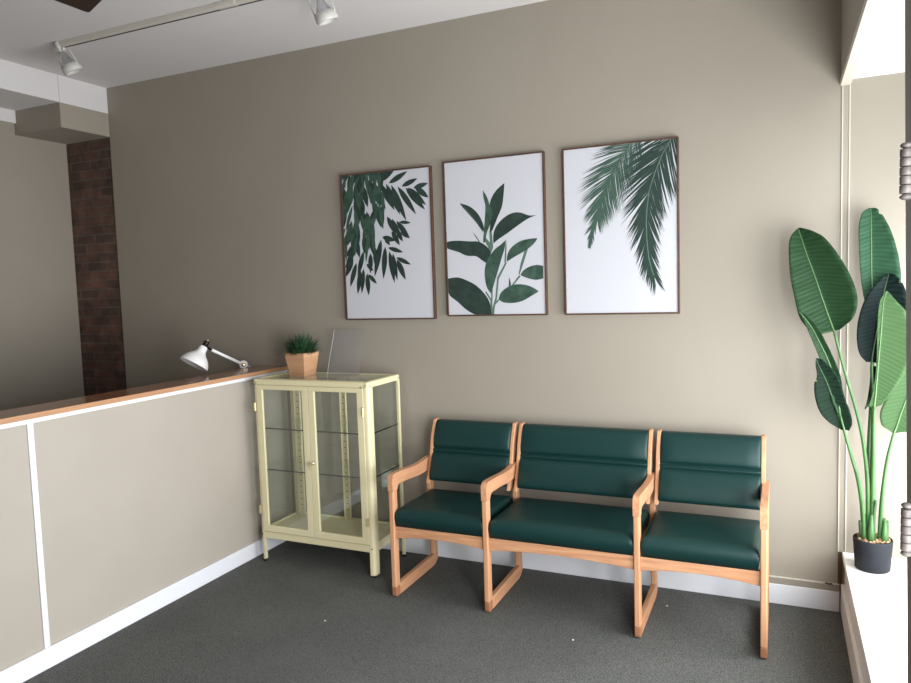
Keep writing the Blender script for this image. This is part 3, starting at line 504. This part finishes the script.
# top: rounded rectangular ring with recessed glass
ring_o = rounded([(X0, Y0), (X1, Y0), (X1, Y1), (X0, Y1)], [.022]*4, 6)
MB().prism(ring_o, 'z', ZT-.052, ZT-.034)  # (kept simple: four rails below)
rail = MB()
rail.prism(rounded([(Y0, ZT-.034), (Y0, ZT), (Y0+.030, ZT), (Y0+.030, ZT-.012), (Y0+.012, ZT-.012), (Y0+.012, ZT-.034)], [0,.016,0,0,0,0], 6), 'x', X0+.012, X1-.012)
rail.build('top_front_rail', M['cream'], cab)
MB().prism(rounded([(Y1, ZT-.034), (Y1, ZT), (Y1-.022, ZT), (Y1-.022, ZT-.012), (Y1-.012, ZT-.012), (Y1-.012, ZT-.034)], [0,.014,0,0,0,0], 6), 'x', X0+.012, X1-.012).build('top_back_rail', M['cream'], cab)
for x, s in ((X0, 1), (X1, -1)):
    MB().prism(rounded([(x, ZT-.034), (x, ZT), (x+s*.028, ZT), (x+s*.028, ZT-.012), (x+s*.012, ZT-.012), (x+s*.012, ZT-.034)], [0,.016,0,0,0,0], 6), 'y', Y0+.014, Y1-.014).build('top_side_rail', M['cream'], cab)
    for yy in (Y0, Y1):       # rounded corner caps
        s2 = 1 if yy == Y0 else -1
        MB().prism(rounded([(x, yy), (x+s*.030, yy), (x+s*.030, yy+s2*.030), (x, yy+s2*.030)], [.018,0,0,0], 6), 'z', ZT-.034, ZT-.0015).build('corner_cap', M['cream'], cab, bevel=.006, seg=3)
MB().box(X0+.026, X1-.026, Y0+.028, Y1-.020, ZT-.008, ZT-.003).build('top_glass', M['shelf_glass'], cab)
# bottom rails, floor tray
MB().box(X0+.020, X1-.034, Y0+.004, Y0+.016, .146, .186).build('bottom_front_rail', M['cream'], cab, bevel=.002)
MB().box(X0+.028, X1-.028, Y1-.014, Y1-.002, .146, .200).build('bottom_back_rail', M['cream'], cab, bevel=.002)
for x, s in ((X0+.002, 1), (X1-.002, -1)):
    MB().box(x, x+s*.012, Y0+.03, Y1-.028, .146, .200).build('bottom_side_rail', M['cream'], cab, bevel=.002)
MB().box(X0+.014, X1-.014, Y0+.016, Y1-.014, .184, .192).build('floor_tray', M['cream_in'], cab)
# doors
def cab_door(xa, xb, hinge_x, hs):
    yo, yi = Y0-.003, Y0+.014
    za, zb = .190, ZT-.036
    sw = .042
    f = MB().box(xa, xb, yo, yi, za, za+.040).box(xa, xb, yo, yi, zb-.027, zb).box(xa, xa+sw, yo, yi, za+.040, zb-.027).box(xb-sw, xb, yo, yi, za+.040, zb-.027)
    dd = f.build('door', M['cream'], cab, bevel=.0025)
    MB().box(xa+sw-.004, xb-sw+.004, yi-.008, yi-.004, za+.036, zb-.026).build('door_glass', M['glass'], dd)
    for zz in (.955, .325):
        h = MB()
        h.lathe((hinge_x, yo-.004, zz-.026), (0,0,1), [(0,.004),(.002,.0065),(.0245,.0065),(.026,.0055),(.0275,.0065),(.050,.0065),(.052,.004)], 14, True, True)
        h.box(hinge_x-.010, hinge_x+.010, yo-.003, yo+.001, zz-.022, zz+.022)
        h.build('hinge', M['hinge'], dd, smooth=False)
    return dd
dl = cab_door(X0+.024, -1.117, X0+.012, 1)
dr = cab_door(-1.115, X1-.034, X1-.036, -1)
lk = MB().lathe((-1.095, Y0-.003, .640), (0,-1,0), [(0,.010),(.004,.010),(.006,.008),(.012,.0075),(.012,.001)], 18, False, True).build('lock', M['chrome'], dr, smooth=True)
MB().box(-1.0965,-1.0935, Y0-.030, Y0-.014, .633, .647).lathe((-1.095, Y0-.034, .636), (1,0,0), [(-.0015,.011),(.0015,.011)], 16, True, True).box(-1.099,-1.094,Y0-.032,Y0-.028,.598,.628).build('key', M['hinge'], dr)
# screws on the frame
for (x, z) in ((X0+.012, 1.092), (X1-.050, 1.092), (X0+.012, .168), (X1-.018, .168)):
    MB().lathe((x, Y0+.003, z), (0,-1,0), [(0,.005),(.004,.004),(.005,.001)], 10, False, True).build('screw', M['iron'], cab)
# side and back glass
MB().box(X1-.009, X1-.005, Y0+.048, Y1-.016, .20, ZT-.034).build('side_glass', M['glass'], cab)
MB().box(X0+.005, X0+.009, Y0+.020, Y1-.028, .20, ZT-.034).build('side_glass', M['glass'], cab)
MB().box(X0+.03, X1-.03, Y1-.008, Y1-.004, .20, ZT-.034).build('back_glass', M['glass'], cab)
# slotted shelf standards
def standard(x0, x1, y, name='shelf_standard'):
    s = MB().box(x0, x1, y, y+.006, .192, ZT-.034).box(x0, x0+.004, y-.010, y, .192, ZT-.034).box(x1-.004, x1, y-.010, y, .192, ZT-.034)
    o = s.build(name, M['cream_in'], cab)
    z = .25
    while z < 1.04:
        MB().box((x0+x1)/2-.006, (x0+x1)/2+.006, y-.0012, y-.0002, z, z+.004).build('dark_strip', M['iron'], o); z += .040
standard(X0+.030, X0+.078, Y1-.018); standard(-1.130, -1.086, Y1-.018)
for zz in (.567, .820):
    sh = MB().box(X0+.014, X1-.014, Y0+.020, Y1-.022, zz, zz+.005).build('shelf', M['shelf_glass'], cab)
    e = MB().box(X0+.014, X1-.014, Y0+.0185, Y0+.0199, zz-.001, zz+.006).box(X1-.0139, X1-.0125, Y0+.020, Y1-.022, zz-.001, zz+.006)
    e.build('shelf_edge', M['shelf_edge'], sh)
    for xx in (X0+.05, -1.108, X1-.05):
        MB().box(xx-.006, xx+.006, Y1-.05, Y1-.018, zz-.008, zz-.0005).build('shelf_clip', M['hinge'], sh)

# ------------------------------------------------------------ things on the cabinet
ZC = ZT-.0025
pp = thing('potted_grass', 'small artificial grass plant in square tapered wooden pot on yellow cabinet', 'plant', (-1.300, -.213, ZC))
cx, cy = -1.308, -.213
b0, t0, hh = .056, .074, .142
def sq(r, z, a=math.radians(-3)):
    return [(cx+math.cos(a)*sx*r-math.sin(a)*sy*r, cy+math.sin(a)*sx*r+math.cos(a)*sy*r, z) for sx, sy in ((-1,-1),(1,-1),(1,1),(-1,1))]
pm = MB(); pm.v = sq(b0, ZC)+sq(t0, ZC+hh)+sq(t0-.006, ZC+hh)+sq(t0-.010, ZC+hh-.02)
pm.f = [(0,1,2,3)]+[(i,(i+1)%4,4+(i+1)%4,4+i) for i in range(4)]+[(4+i,4+(i+1)%4,8+(i+1)%4,8+i) for i in range(4)]+[(8+i,8+(i+1)%4,12+(i+1)%4,12+i) for i in range(4)]
pm.build('pot', M['potwood'], pp, bevel=.001)
sm = MB(); sm.v = sq(t0-.010, ZC+hh-.018)+sq(b0, ZC+.03); sm.f = [(0,1,2,3),(4,5,6,7)]+[(i,(i+1)%4,4+(i+1)%4,4+i) for i in range(4)]
sm.build('soil', M['soil'], pp)
gm = MB()
for i in range(900):
    a = random.uniform(0, 2*PI); r = .066*math.sqrt(random.random()); lean = random.uniform(.2, 1.35)*(r/.066)**.8; L = random.uniform(.085, .165)*(1-.15*(r/.066))
    bx, by = cx+math.cos(a)*r*.93, cy+math.sin(a)*r*.93; a2 = a+random.uniform(-.5,.5); w = random.uniform(.003,.005)
    px, py = -math.sin(a2)*w, math.cos(a2)*w; pts = []
    for k in range(4):
        t = k/3; d = L*t*math.sin(lean*(.6+.6*t)); z = ZC+hh-.022+L*t*math.cos(lean*(.6+.6*t)); q = (1-t)*.9+.08
        X, Y = bx+math.cos(a2)*d, by+math.sin(a2)*d
        pts += [(X-px*q, Y-py*q, z), (X+px*q, Y+py*q, z)]
    gm.add(pts, [(0,1,3,2),(2,3,5,4),(4,5,7,6)])
gm.build('grass_blades', M['grass'], pp)['kind'] = 'stuff'

# clear acrylic sign holder, leaning back
ac = thing('sign_holder', 'empty clear acrylic sign holder leaning back on top of yellow cabinet', 'sign holder', (-1.05, -.16, ZC))
def slant(bl, br, up, lean, th, name, z0=ZC):
    bl = Vector((*bl, z0)); br = Vector((*br, z0)); n = (br-bl).cross(Vector((0,0,1))).normalized()     # towards the viewer
    u = Vector((0,0,1))*up*math.cos(lean) - n*up*math.sin(lean)
    v = [bl, br, br+u, bl+u]; v += [p-n*th for p in v]
    return MB().add(v, [(0,1,2,3),(7,6,5,4),(0,4,5,1),(1,5,6,2),(2,6,7,3),(3,7,4,0)]).build(name, M['acrylic'], ac)
slant((-1.142,-.195), (-.937,-.165), .300, math.radians(26), .0025, 'front_sheet')
slant((-1.144,-.189), (-.939,-.159), .300, math.radians(26), .0025, 'back_sheet')
MB().add([(-1.150,-.195,ZC),(-.945,-.165,ZC),(-.955,-.092,ZC),(-1.160,-.122,ZC),(-1.150,-.195,ZC+.002),(-.945,-.165,ZC+.002),(-.955,-.092,ZC+.002),(-1.160,-.122,ZC+.002)],
         [(0,3,2,1),(4,5,6,7),(0,1,5,4),(1,2,6,5),(2,3,7,6),(3,0,4,7)]).build('foot_sheet', M['acrylic'], ac)

for (q, dx) in (((-1.1425,-.1955), 0),):
    bl = Vector((*q, ZC)); n = Vector((.205,.030,0)).cross(Vector((0,0,1))).normalized(); u = Vector((0,0,1))*.300*math.cos(math.radians(26))-n*.300*math.sin(math.radians(26))
    MB().tube([bl, bl+u], .0011, 6).build('edge_glint', M['acrylic_edge_glint'], ac)  # light caught on the left edge, put in as a pale tube
# ------------------------------------------------------------ desk lamp behind the counter
LX = -1.865
lamp = thing('desk_lamp', 'white adjustable desk lamp with bell shade leaning over the counter', 'lamp', (LX, -.08, .74))
MB().lathe((LX-.04,-.13,.74), (0,0,1), [(0,.085),(.012,.085),(.018,.078),(.022,.02),(.04,.012)], 32, True, True).build('base', M['lampwhite'], lamp, smooth=True)
J = Vector((LX, -.102, 1.166)); A = Vector((LX, -.388, 1.292)); tail = Vector((LX, -.010, 1.128))
MB().tube([(LX-.04,-.13,.775), J], .008).build('lower_arm', M['lampwhite'], lamp, smooth=True)
MB().tube([A, J, tail], .0095).build('upper_arm', M['lampwhite'], lamp, smooth=True)
VJ = Vector((.66, -.75, .05)).normalized()
jn = MB().lathe(J-VJ*.02, VJ, [(0,.020),(.004,.027),(.036,.027),(.040,.022)], 24, True, True).build('joint', M['lampwhite'], lamp, smooth=False)
MB().lathe(J+VJ*.021, VJ, [(0,.014),(.007,.013),(.009,.006)], 20, True, True).build('joint_knob', M['brass'], jn, smooth=True)
ax = (Vector((LX, -.535, 1.215)) - Vector((LX, -.447, 1.330))).normalized()
N0 = Vector((LX, -.447, 1.338))
ax = Vector((-.22, -.50, -.80)).normalized()
N0 = Vector((LX-.0, -.446, 1.318))
outer = [(0,.020),(.010,.025),(.036,.028),(.052,.038),(.068,.056),(.086,.072),(.108,.084),(.124,.089),(.130,.090)]
MB().lathe(N0, ax, outer+[(.130,.087)]+[(d-.001, r-.003) for d, r in outer[::-1][1:]], 40).build('lamp_shade', M['lampwhite'], lamp, smooth=True)
sk = MB().lathe(N0-ax*.034, ax, [(-.004,.008),(0,.017),(.012,.019),(.016,.016),(.036,.021)], 24, True, True).build('socket', M['iron'], lamp, smooth=True)
MB().lathe(N0-ax*.050, ax, [(0,.005),(.010,.006),(.014,.004)], 14, True, True).build('switch', M['brass'], sk, smooth=True)
MB().tube([A, A+Vector((0,-.03,.016)), N0-ax*.012], [.008,.007,.008]).build('neck', M['iron'], lamp, smooth=True)
MB().lathe(N0+ax*.05, ax, [(0,.015),(.02,.022),(.045,.026),(.06,.018),(.068,.004)], 20, True, True).build('bulb', M['white'], lamp, smooth=True)

# ------------------------------------------------------------ framed botanical prints
def picture(x0, x1, z0, z1, label):
    p = thing('framed_print', label, 'picture', ((x0+x1)/2, 0, z0), 'botanical prints in thin walnut frames')
    w = .008; yf = -.030
    fr = MB()
    for b in ((x0,x1,z0,z0+w),(x0,x1,z1-w,z1),(x0,x0+w,z0+w,z1-w),(x1-w,x1,z0+w,z1-w)): fr.box(b[0],b[1],yf,-.0015,b[2],b[3])
    fr.build('frame', M['frame'], p, bevel=.001)
    MB().box(x0+w, x1-w, -.024, -.006, z0+w, z1-w).build('canvas', M['paper'], p)
    return p
YA = -.0242
def clip_poly(poly, a0, a1, b0, b1):
    def cut(ps, ins, inter):
        out = []
        for i, c in enumerate(ps):
            pr = ps[i-1]
            if ins(c):
                if not ins(pr): out.append(inter(pr, c))
                out.append(c)
            elif ins(pr): out.append(inter(pr, c))
        return out
    def lx(v): return lambda p, q: (v, p[1]+(q[1]-p[1])*(v-p[0])/(q[0]-p[0]))
    def ly(v): return lambda p, q: (p[0]+(q[0]-p[0])*(v-p[1])/(q[1]-p[1]), v)
    for ins, it in ((lambda p: p[0] >= a0, lx(a0)), (lambda p: p[0] <= a1, lx(a1)), (lambda p: p[1] >= b0, ly(b0)), (lambda p: p[1] <= b1, ly(b1))):
        if not poly: return poly
        poly = cut(poly, ins, it)
    return poly
def spline2(poly, n=4):
    N = len(poly); out = []
    for i in range(N):
        p0, p1, p2, p3 = (Vector(poly[(i+k) % N]) for k in (-1, 0, 1, 2))
        d1 = (p1-p0); d2 = (p2-p1); sharp = d1.length and d2.length and d1.normalized().dot(d2.normalized()) < .25
        d3 = (p3-p2); sharp2 = d3.length and d2.length and d3.normalized().dot(d2.normalized()) < .25
        m1 = (p2-p0)*.5 if not sharp else d2*.6; m2 = (p3-p1)*.5 if not sharp2 else d2*.6
        for k in range(n):
            t = k/n; out.append(tuple((2*t**3-3*t*t+1)*p1+(t**3-2*t*t+t)*m1+(-2*t**3+3*t*t)*p2+(t**3-t*t)*m2))
    return out
def art(parent, name, m, polys, box, depth, smooth=False):
    b = MB(); x0, x1, z0, z1 = box; w = .0085
    for k, poly in enumerate(polys):
        if smooth: poly = spline2(poly)
        q = clip_poly([(x0+u*(x1-x0), z0+v*(z1-z0)) for u, v in poly], x0+w, x1-w, z0+w, z1-w)
        if len(q) < 3: continue
        y = YA-depth-.0000015*k
        n0 = len(b.v); b.v += [(x, y, z) for x, z in q]; b.f.append(tuple(range(n0, n0+len(q))))
    return b.build(name, m, parent)
def lance(a, b, w, asp=.69, n=7):
    """pointed leaf outline from a to b in frame fractions"""
    ax_, az = a[0]*asp, a[1]; bx_, bz = b[0]*asp, b[1]; dx, dz = bx_-ax_, bz-az; L = math.hypot(dx, dz) or 1
    nx, nz = -dz/L, dx/L; up = []; dn = []
    for i in range(n+1):
        t = i/n; h = w*.5*(math.sin(PI*t**.85))**.9 if 0 < t < 1 else 0
        cxx = ax_+dx*t; czz = az+dz*t
        up.append(((cxx+nx*h)/asp, czz+nz*h)); dn.append(((cxx-nx*h)/asp, czz-nz*h))
    return up+dn[::-1][1:-1]
B1 = (-1.093, -.476, 1.450, 2.343); B2 = (-.394, .209, 1.465, 2.354); B3 = (.312, .911, 1.464, 2.353)
p1 = picture(*B1, 'left framed print with drooping dark green pinnate leaves on white')
art(p1, 'printed_leaves', M['ink_d'], [lance(a, b, w*.64) for a, b, w, t in ART1 if t == 0], B1, .0004)
art(p1, 'printed_leaves', M['ink_m'], [lance(a, b, w*.37) for a, b, w, t in ART1 if t == 1], B1, .0007)
p2 = picture(*B2, 'middle framed print with single upright broad leaved green stem on white')
art(p2, 'printed_stems', M['ink_l'], ART2['light'], B2, .0002)
art(p2, 'printed_leaves', M['ink_d'], ART2['dark'], B2, .0004, True)
art(p2, 'printed_leaves', M['ink_m'], ART2['mid'], B2, .0006, True)
p3 = picture(*B3, 'right framed print, largest in view, with two hanging palm fronds on white')
def frond(path, lens, step, ang, w, seed, sides=(-1, 1)):
    rnd = random.Random(seed); out = []; asp = .674
    P = [Vector((u*asp, v)) for u, v in path]; P.insert(0, P[0]*2-P[1]); segs = []; tot = 0
    for i in range(len(P)-1): l = (P[i+1]-P[i]).length; segs.append((tot, l, P[i], P[i+1])); tot += l
    s = 0
    while s < tot:
        for a, l, p, q in segs:
            if a <= s <= a+l: break
        c = p+(q-p)*((s-a)/l); d = (q-p).normalized(); t = s/tot
        L = lens(t)
        for sd in sides:
            th = (ang(t)+rnd.uniform(-.07, .07))*sd; e = Vector((d.x*math.cos(th)-d.y*math.sin(th), d.x*math.sin(th)+d.y*math.cos(th)))
            g = Vector((0, -1)); e = (e*.85+g*.15).normalized(); l2 = L*rnd.uniform(.86, 1.08); tip = c+e*l2; mid = c+e*l2*.5+Vector((-.004*sd, .006))
            n = Vector((-e.y, e.x))*w*rnd.uniform(.7, 1.15)
            out.append([(v.x/asp, v.y) for v in (c-n*.5, mid-n, tip, mid+n, c+n*.5)])
        s += step
    return out
fa = frond(FROND_A, lambda t: .27*(1-t)**.35*(.75+.4*math.sin(PI*min(1, t*1.3)))*.95*(1-.35*t*t), .0048, lambda t: .95-.72*t, .0030, 3)
fb = frond(FROND_B, lambda t: .36*(1-t*.62)*(.92), .0070, lambda t: .80-.50*t, .0044, 5)
art(p3, 'printed_frond', M['ink_g'], fa, B3, .0002)
art(p3, 'printed_frond', M['ink_f'], fb, B3, .0005)
def rachis(path, r):
    out = []
    for (u0, v0), (u1, v1) in zip(path, path[1:]):
        out.append([(u0-r, v0), (u0+r, v0), (u1+r*.8, v1), (u1-r*.8, v1)])
    return out
art(p3, 'printed_midrib', M['ink_l'], rachis(FROND_A, .004), B3, .0003)
art(p3, 'printed_midrib', M['ink_l'], rachis(FROND_B, .005), B3, .0009)

# ------------------------------------------------------------ tall banana-leaf plant on the ledge
PX, PY, PZ = 1.765, -.18, .30
pl = thing('potted_banana_plant', 'tall artificial banana leaf plant in charcoal pot on the white window ledge', 'plant', (PX, PY, PZ))
MB().lathe((PX,PY,PZ), (0,0,1), [(0,.066),(.004,.071),(.138,.080),(.142,.079),(.142,.073),(.120,.072)], 48, True).build('pot', M['pot'], pl, smooth=True)
MB().lathe((PX,PY,PZ+.10), (0,0,1), [(0,.068),(.032,.074),(.036,.0)], 40, True).build('soil', M['soil'], pl)
gv = MB()
for i in range(260):
    a = random.uniform(0, 2*PI); r = .067*math.sqrt(random.random()); x, y = PX+r*math.cos(a), PY+r*math.sin(a); s = random.uniform(.0035, .0075)
    z = PZ+.134+random.uniform(0, .012)
    gv.add([(x-s,y,z),(x,y-s,z),(x+s,y,z),(x,y+s,z),(x,y,z+s*.8),(x,y,z-s*.8)], [(0,1,4),(1,2,4),(2,3,4),(3,0,4),(1,0,5),(2,1,5),(3,2,5),(0,3,5)])
gv.build('gravel', M['gravel'], pl)['kind'] = 'stuff'
def leaf(key, m, fold, notch=()):
    rows = LEAVES[key]; n = 5
    Lp = smoothstep_path([r[0] for r in rows], n); Mp = smoothstep_path([r[1] for r in rows], n); Rp = smoothstep_path([r[2] for r in rows], n)
    b = MB(); K = 6; cols = 2*K+1; N = len(Mp); uvs = []; length = sum((Mp[i+1]-Mp[i]).length for i in range(N-1)); acc = 0
    for i in range(N):
        if i: acc += (Mp[i]-Mp[i-1]).length
        t = i/(N-1)
        for k in range(-K, K+1):
            e = Lp[i] if k < 0 else Rp[i]; q = abs(k)/K
            if abs(k) == K and any(abs(t-nt) < .012 and (sd < 0) == (k < 0) for nt, sd in notch): e = Mp[i]+(e-Mp[i])*.80
            p = Mp[i]+(e-Mp[i])*q
            w = (e-Mp[i]).length
            p = p+Vector((0, (-fold*w*(q**1.3)) + .003*math.sin(i*1.7+k*.4)*q, .0))
            b.v.append(tuple(p)); uvs.append((k/K*(w/.08), acc))
    for i in range(N-1):
        for k in range(cols-1):
            a = i*cols+k; b.f.append((a, a+1, a+1+cols, a+cols))
    o = b.build('leaf', m, pl, smooth=True)
    me = o.data; ul = me.uv_layers.new(name='UVMap')
    for lp in me.loops: ul.data[lp.index].uv = uvs[lp.vertex_index]
    sd = o.modifiers.new('thickness', 'SOLIDIFY'); sd.thickness = .0012; sd.offset = 0
    # midrib on the near face
    rr = [.0012+.0026*(i/(N-1)) for i in range(N)]
    MB().tube([p+Vector((0,-.0015,0)) for p in Mp], rr, 8).build('midrib', M['rib'] if m is not M['leaf_dark'] and m is not M['leaf_teal'] else M['stem_dark'], o, smooth=True)
    return o
leaf('A', M['leaf'], .42, [(.30, 1)]); leaf('B', M['leaf'], .4); leaf('C', M['leaf_dark'], .3, [(.36, -1)])
leaf('D', M['leaf_cool'], .32, [(.2, 1)]); leaf('E', M['leaf_teal'], .3, [(.25, 1)]); leaf('F', M['leaf_teal'], .4)
leaf('G', M['leaf_pale'], .12); leaf('H', M['leaf_pale'], .15)
SR = dict(A=(.0055,.012), B=(.005,.010), C=(.006,.012), D=(.005,.012), E=(.005,.012), G=(.006,.013), H=(.006,.013), s1=(.007,.010), s2=(.008,.011), s3=(.008,.010))
for k, pts in STEMS.items():
    pth = smoothstep_path(pts, 5)
    last = pth[-1]; last = Vector((max(PX-.05, min(PX+.05, last.x)), max(PY-.05, min(PY+.05, last.y)), PZ+.115)); pth[-1] = last
    n = len(pth); r0, r1 = SR[k]
    MB().tube(pth, [r0+(r1-r0)*(i/(n-1))**1.5 for i in range(n)], 10).build('stalk', M['stem_dark'] if k in ('s1', 's2', 's3') else M['stem'], pl, smooth=True)
# leaf sheaths clasping the base of the stalks
for (x, y, z0, z1, r) in ((PX-.012, PY-.035, .41, .56, .015), (PX+.043, PY-.02, .41, .545, .014), (PX-.035, PY-.02, .41, .52, .012)):
    MB().tube([(x, y, z0), (x, y, (z0+z1)/2), (x+.002, y-.002, z1)], [r, r*.85, r*.35], 12).build('sheath', M['stem'], pl, smooth=True)

# ------------------------------------------------------------ ceiling track with two heads
YT = -.80
tk = thing('light_track', 'long off white lighting track running along the grey ceiling', 'light track', (-.9, YT, H))
MB().box(-2.52, .95, YT-.020, YT+.020, H-.026, H).build('rail', M['track'], tk, bevel=.002)
MB().box(-2.49, .93, YT+.010, YT+.0195, H-.0275, H-.0255).build('dark_strip', M['iron'], tk)  # dark strip standing in for the shadow gap along the far side
MB().box(-1.30, -1.17, YT-.024, YT+.024, H-.0275, H-.0005).build('connector', M['track'], tk, bevel=.004)
def track_head(x, zc, tilt, label):
    h = thing('track_spotlight', label, 'spotlight', (x, YT, H-.040), 'spotlights on the ceiling track')
    MB().box(x-.045, x+.030, YT-.014, YT+.014, H-.052, H-.0325).build('adapter', M['spotwhite'], h, bevel=.003)
    top = Vector((x, YT, H-.05)); ringc = Vector((x+tilt, YT+.045, zc)); ax_ = (ringc-top).normalized(); L = (ringc-top).length
    MB().tube([(x, YT, H-.041), top], .008).build('stem', M['spotwhite'], h, smooth=True)
    # lamp holder, reflector bulb, retaining ring, two wire arms
    hb = top+ax_*(L-.125)
    MB().lathe(hb, ax_, [(-.045,.012),(-.043,.017),(.0,.018),(.012,.015)], 18, True, True).build('lamp_holder', M['spotwhite'], h, smooth=True)
    MB().lathe(hb, ax_, [(.012,.014),(.025,.016),(.050,.024),(.080,.040),(.100,.047),(.115,.048)], 26, True).build('reflector_bulb', M['reflector'], h, smooth=True)
    MB().lathe(hb, ax_, [(.090,.048),(.090,.055),(.126,.057),(.136,.053),(.136,.045),(.122,.040)], 30).build('ring', M['spotwhite'], h, smooth=True)
    MB().lathe(hb, ax_, [(.116,.046),(.124,.030),(.127,.0)], 26).build('lens', M['paper'], h, smooth=True)
    side = ax_.cross(Vector((0,1,0))).normalized()
    for s in (-1, 1):
        MB().tube(smoothstep_path([top, top+side*s*.030+ax_*.012, hb+side*s*.056+ax_*.02, hb+side*s*.056+ax_*.11], 5), .0035, 8).build('yoke_arm', M['spotwhite'], h, smooth=True)
track_head(-2.49, 2.992, .028, 'white track spotlight at the far left end above the white beam')
track_head(-.685, 2.968, .028, 'white track spotlight with silver bulb nearest the prints, top centre')

# ------------------------------------------------------------ ceiling fan, one blade tip in view
FC = Vector((-.58, -1.99, 0)); ZB = 2.80
fan = thing('ceiling_fan', 'ceiling fan with dark brown wooden blades at the top left', 'fan', (FC.x, FC.y, H))
MB().lathe((FC.x,FC.y,H), (0,0,-1), [(0,.07),(.03,.065),(.05,.03),(.055,.014)], 28, True, True).build('canopy', M['fan'], fan, smooth=True)
MB().tube([(FC.x,FC.y,H-.05), (FC.x,FC.y,ZB+.10)], .013).build('down_rod', M['fan'], fan, smooth=True)
MB().lathe((FC.x,FC.y,ZB+.12), (0,0,-1), [(0,.03),(.015,.09),(.04,.115),(.09,.115),(.12,.09),(.15,.05),(.16,.01)], 32, True, True).build('motor', M['fan'], fan, smooth=True)
target = math.atan2(-1.765-FC.y, -1.20-FC.x)
for k in range(3):
    a = target+2*PI*k/3; R_ = .66
    ca, sa = math.cos(a), math.sin(a)
    prof = rounded([(.20,-.05),(R_,-.072),(R_,.072),(.20,.05)], [.01,.02,.02,.01], 6)
    pts = [(FC.x+u*ca-v*sa, FC.y+u*sa+v*ca) for u, v in prof]
    n = len(pts); b = MB()
    b.v = [(p[0], p[1], ZB+.12*pv*0+.15*prof[i][1]) for i, (p, pv) in enumerate(zip(pts, [0]*n))]+[(p[0], p[1], ZB+.008+.15*prof[i][1]) for i, p in enumerate(pts)]
    b.f = [tuple(range(n))[::-1], tuple(range(n, 2*n))]+[(i, (i+1) % n, (i+1) % n+n, i+n) for i in range(n)]
    bl = b.build('blade', M['fan'], fan, bevel=.002)
    MB().tube([(FC.x+.10*ca, FC.y+.10*sa, ZB+.02), (FC.x+.24*ca, FC.y+.24*sa, ZB+.009)], .010).build('blade_bracket', M['iron'], bl, smooth=True)
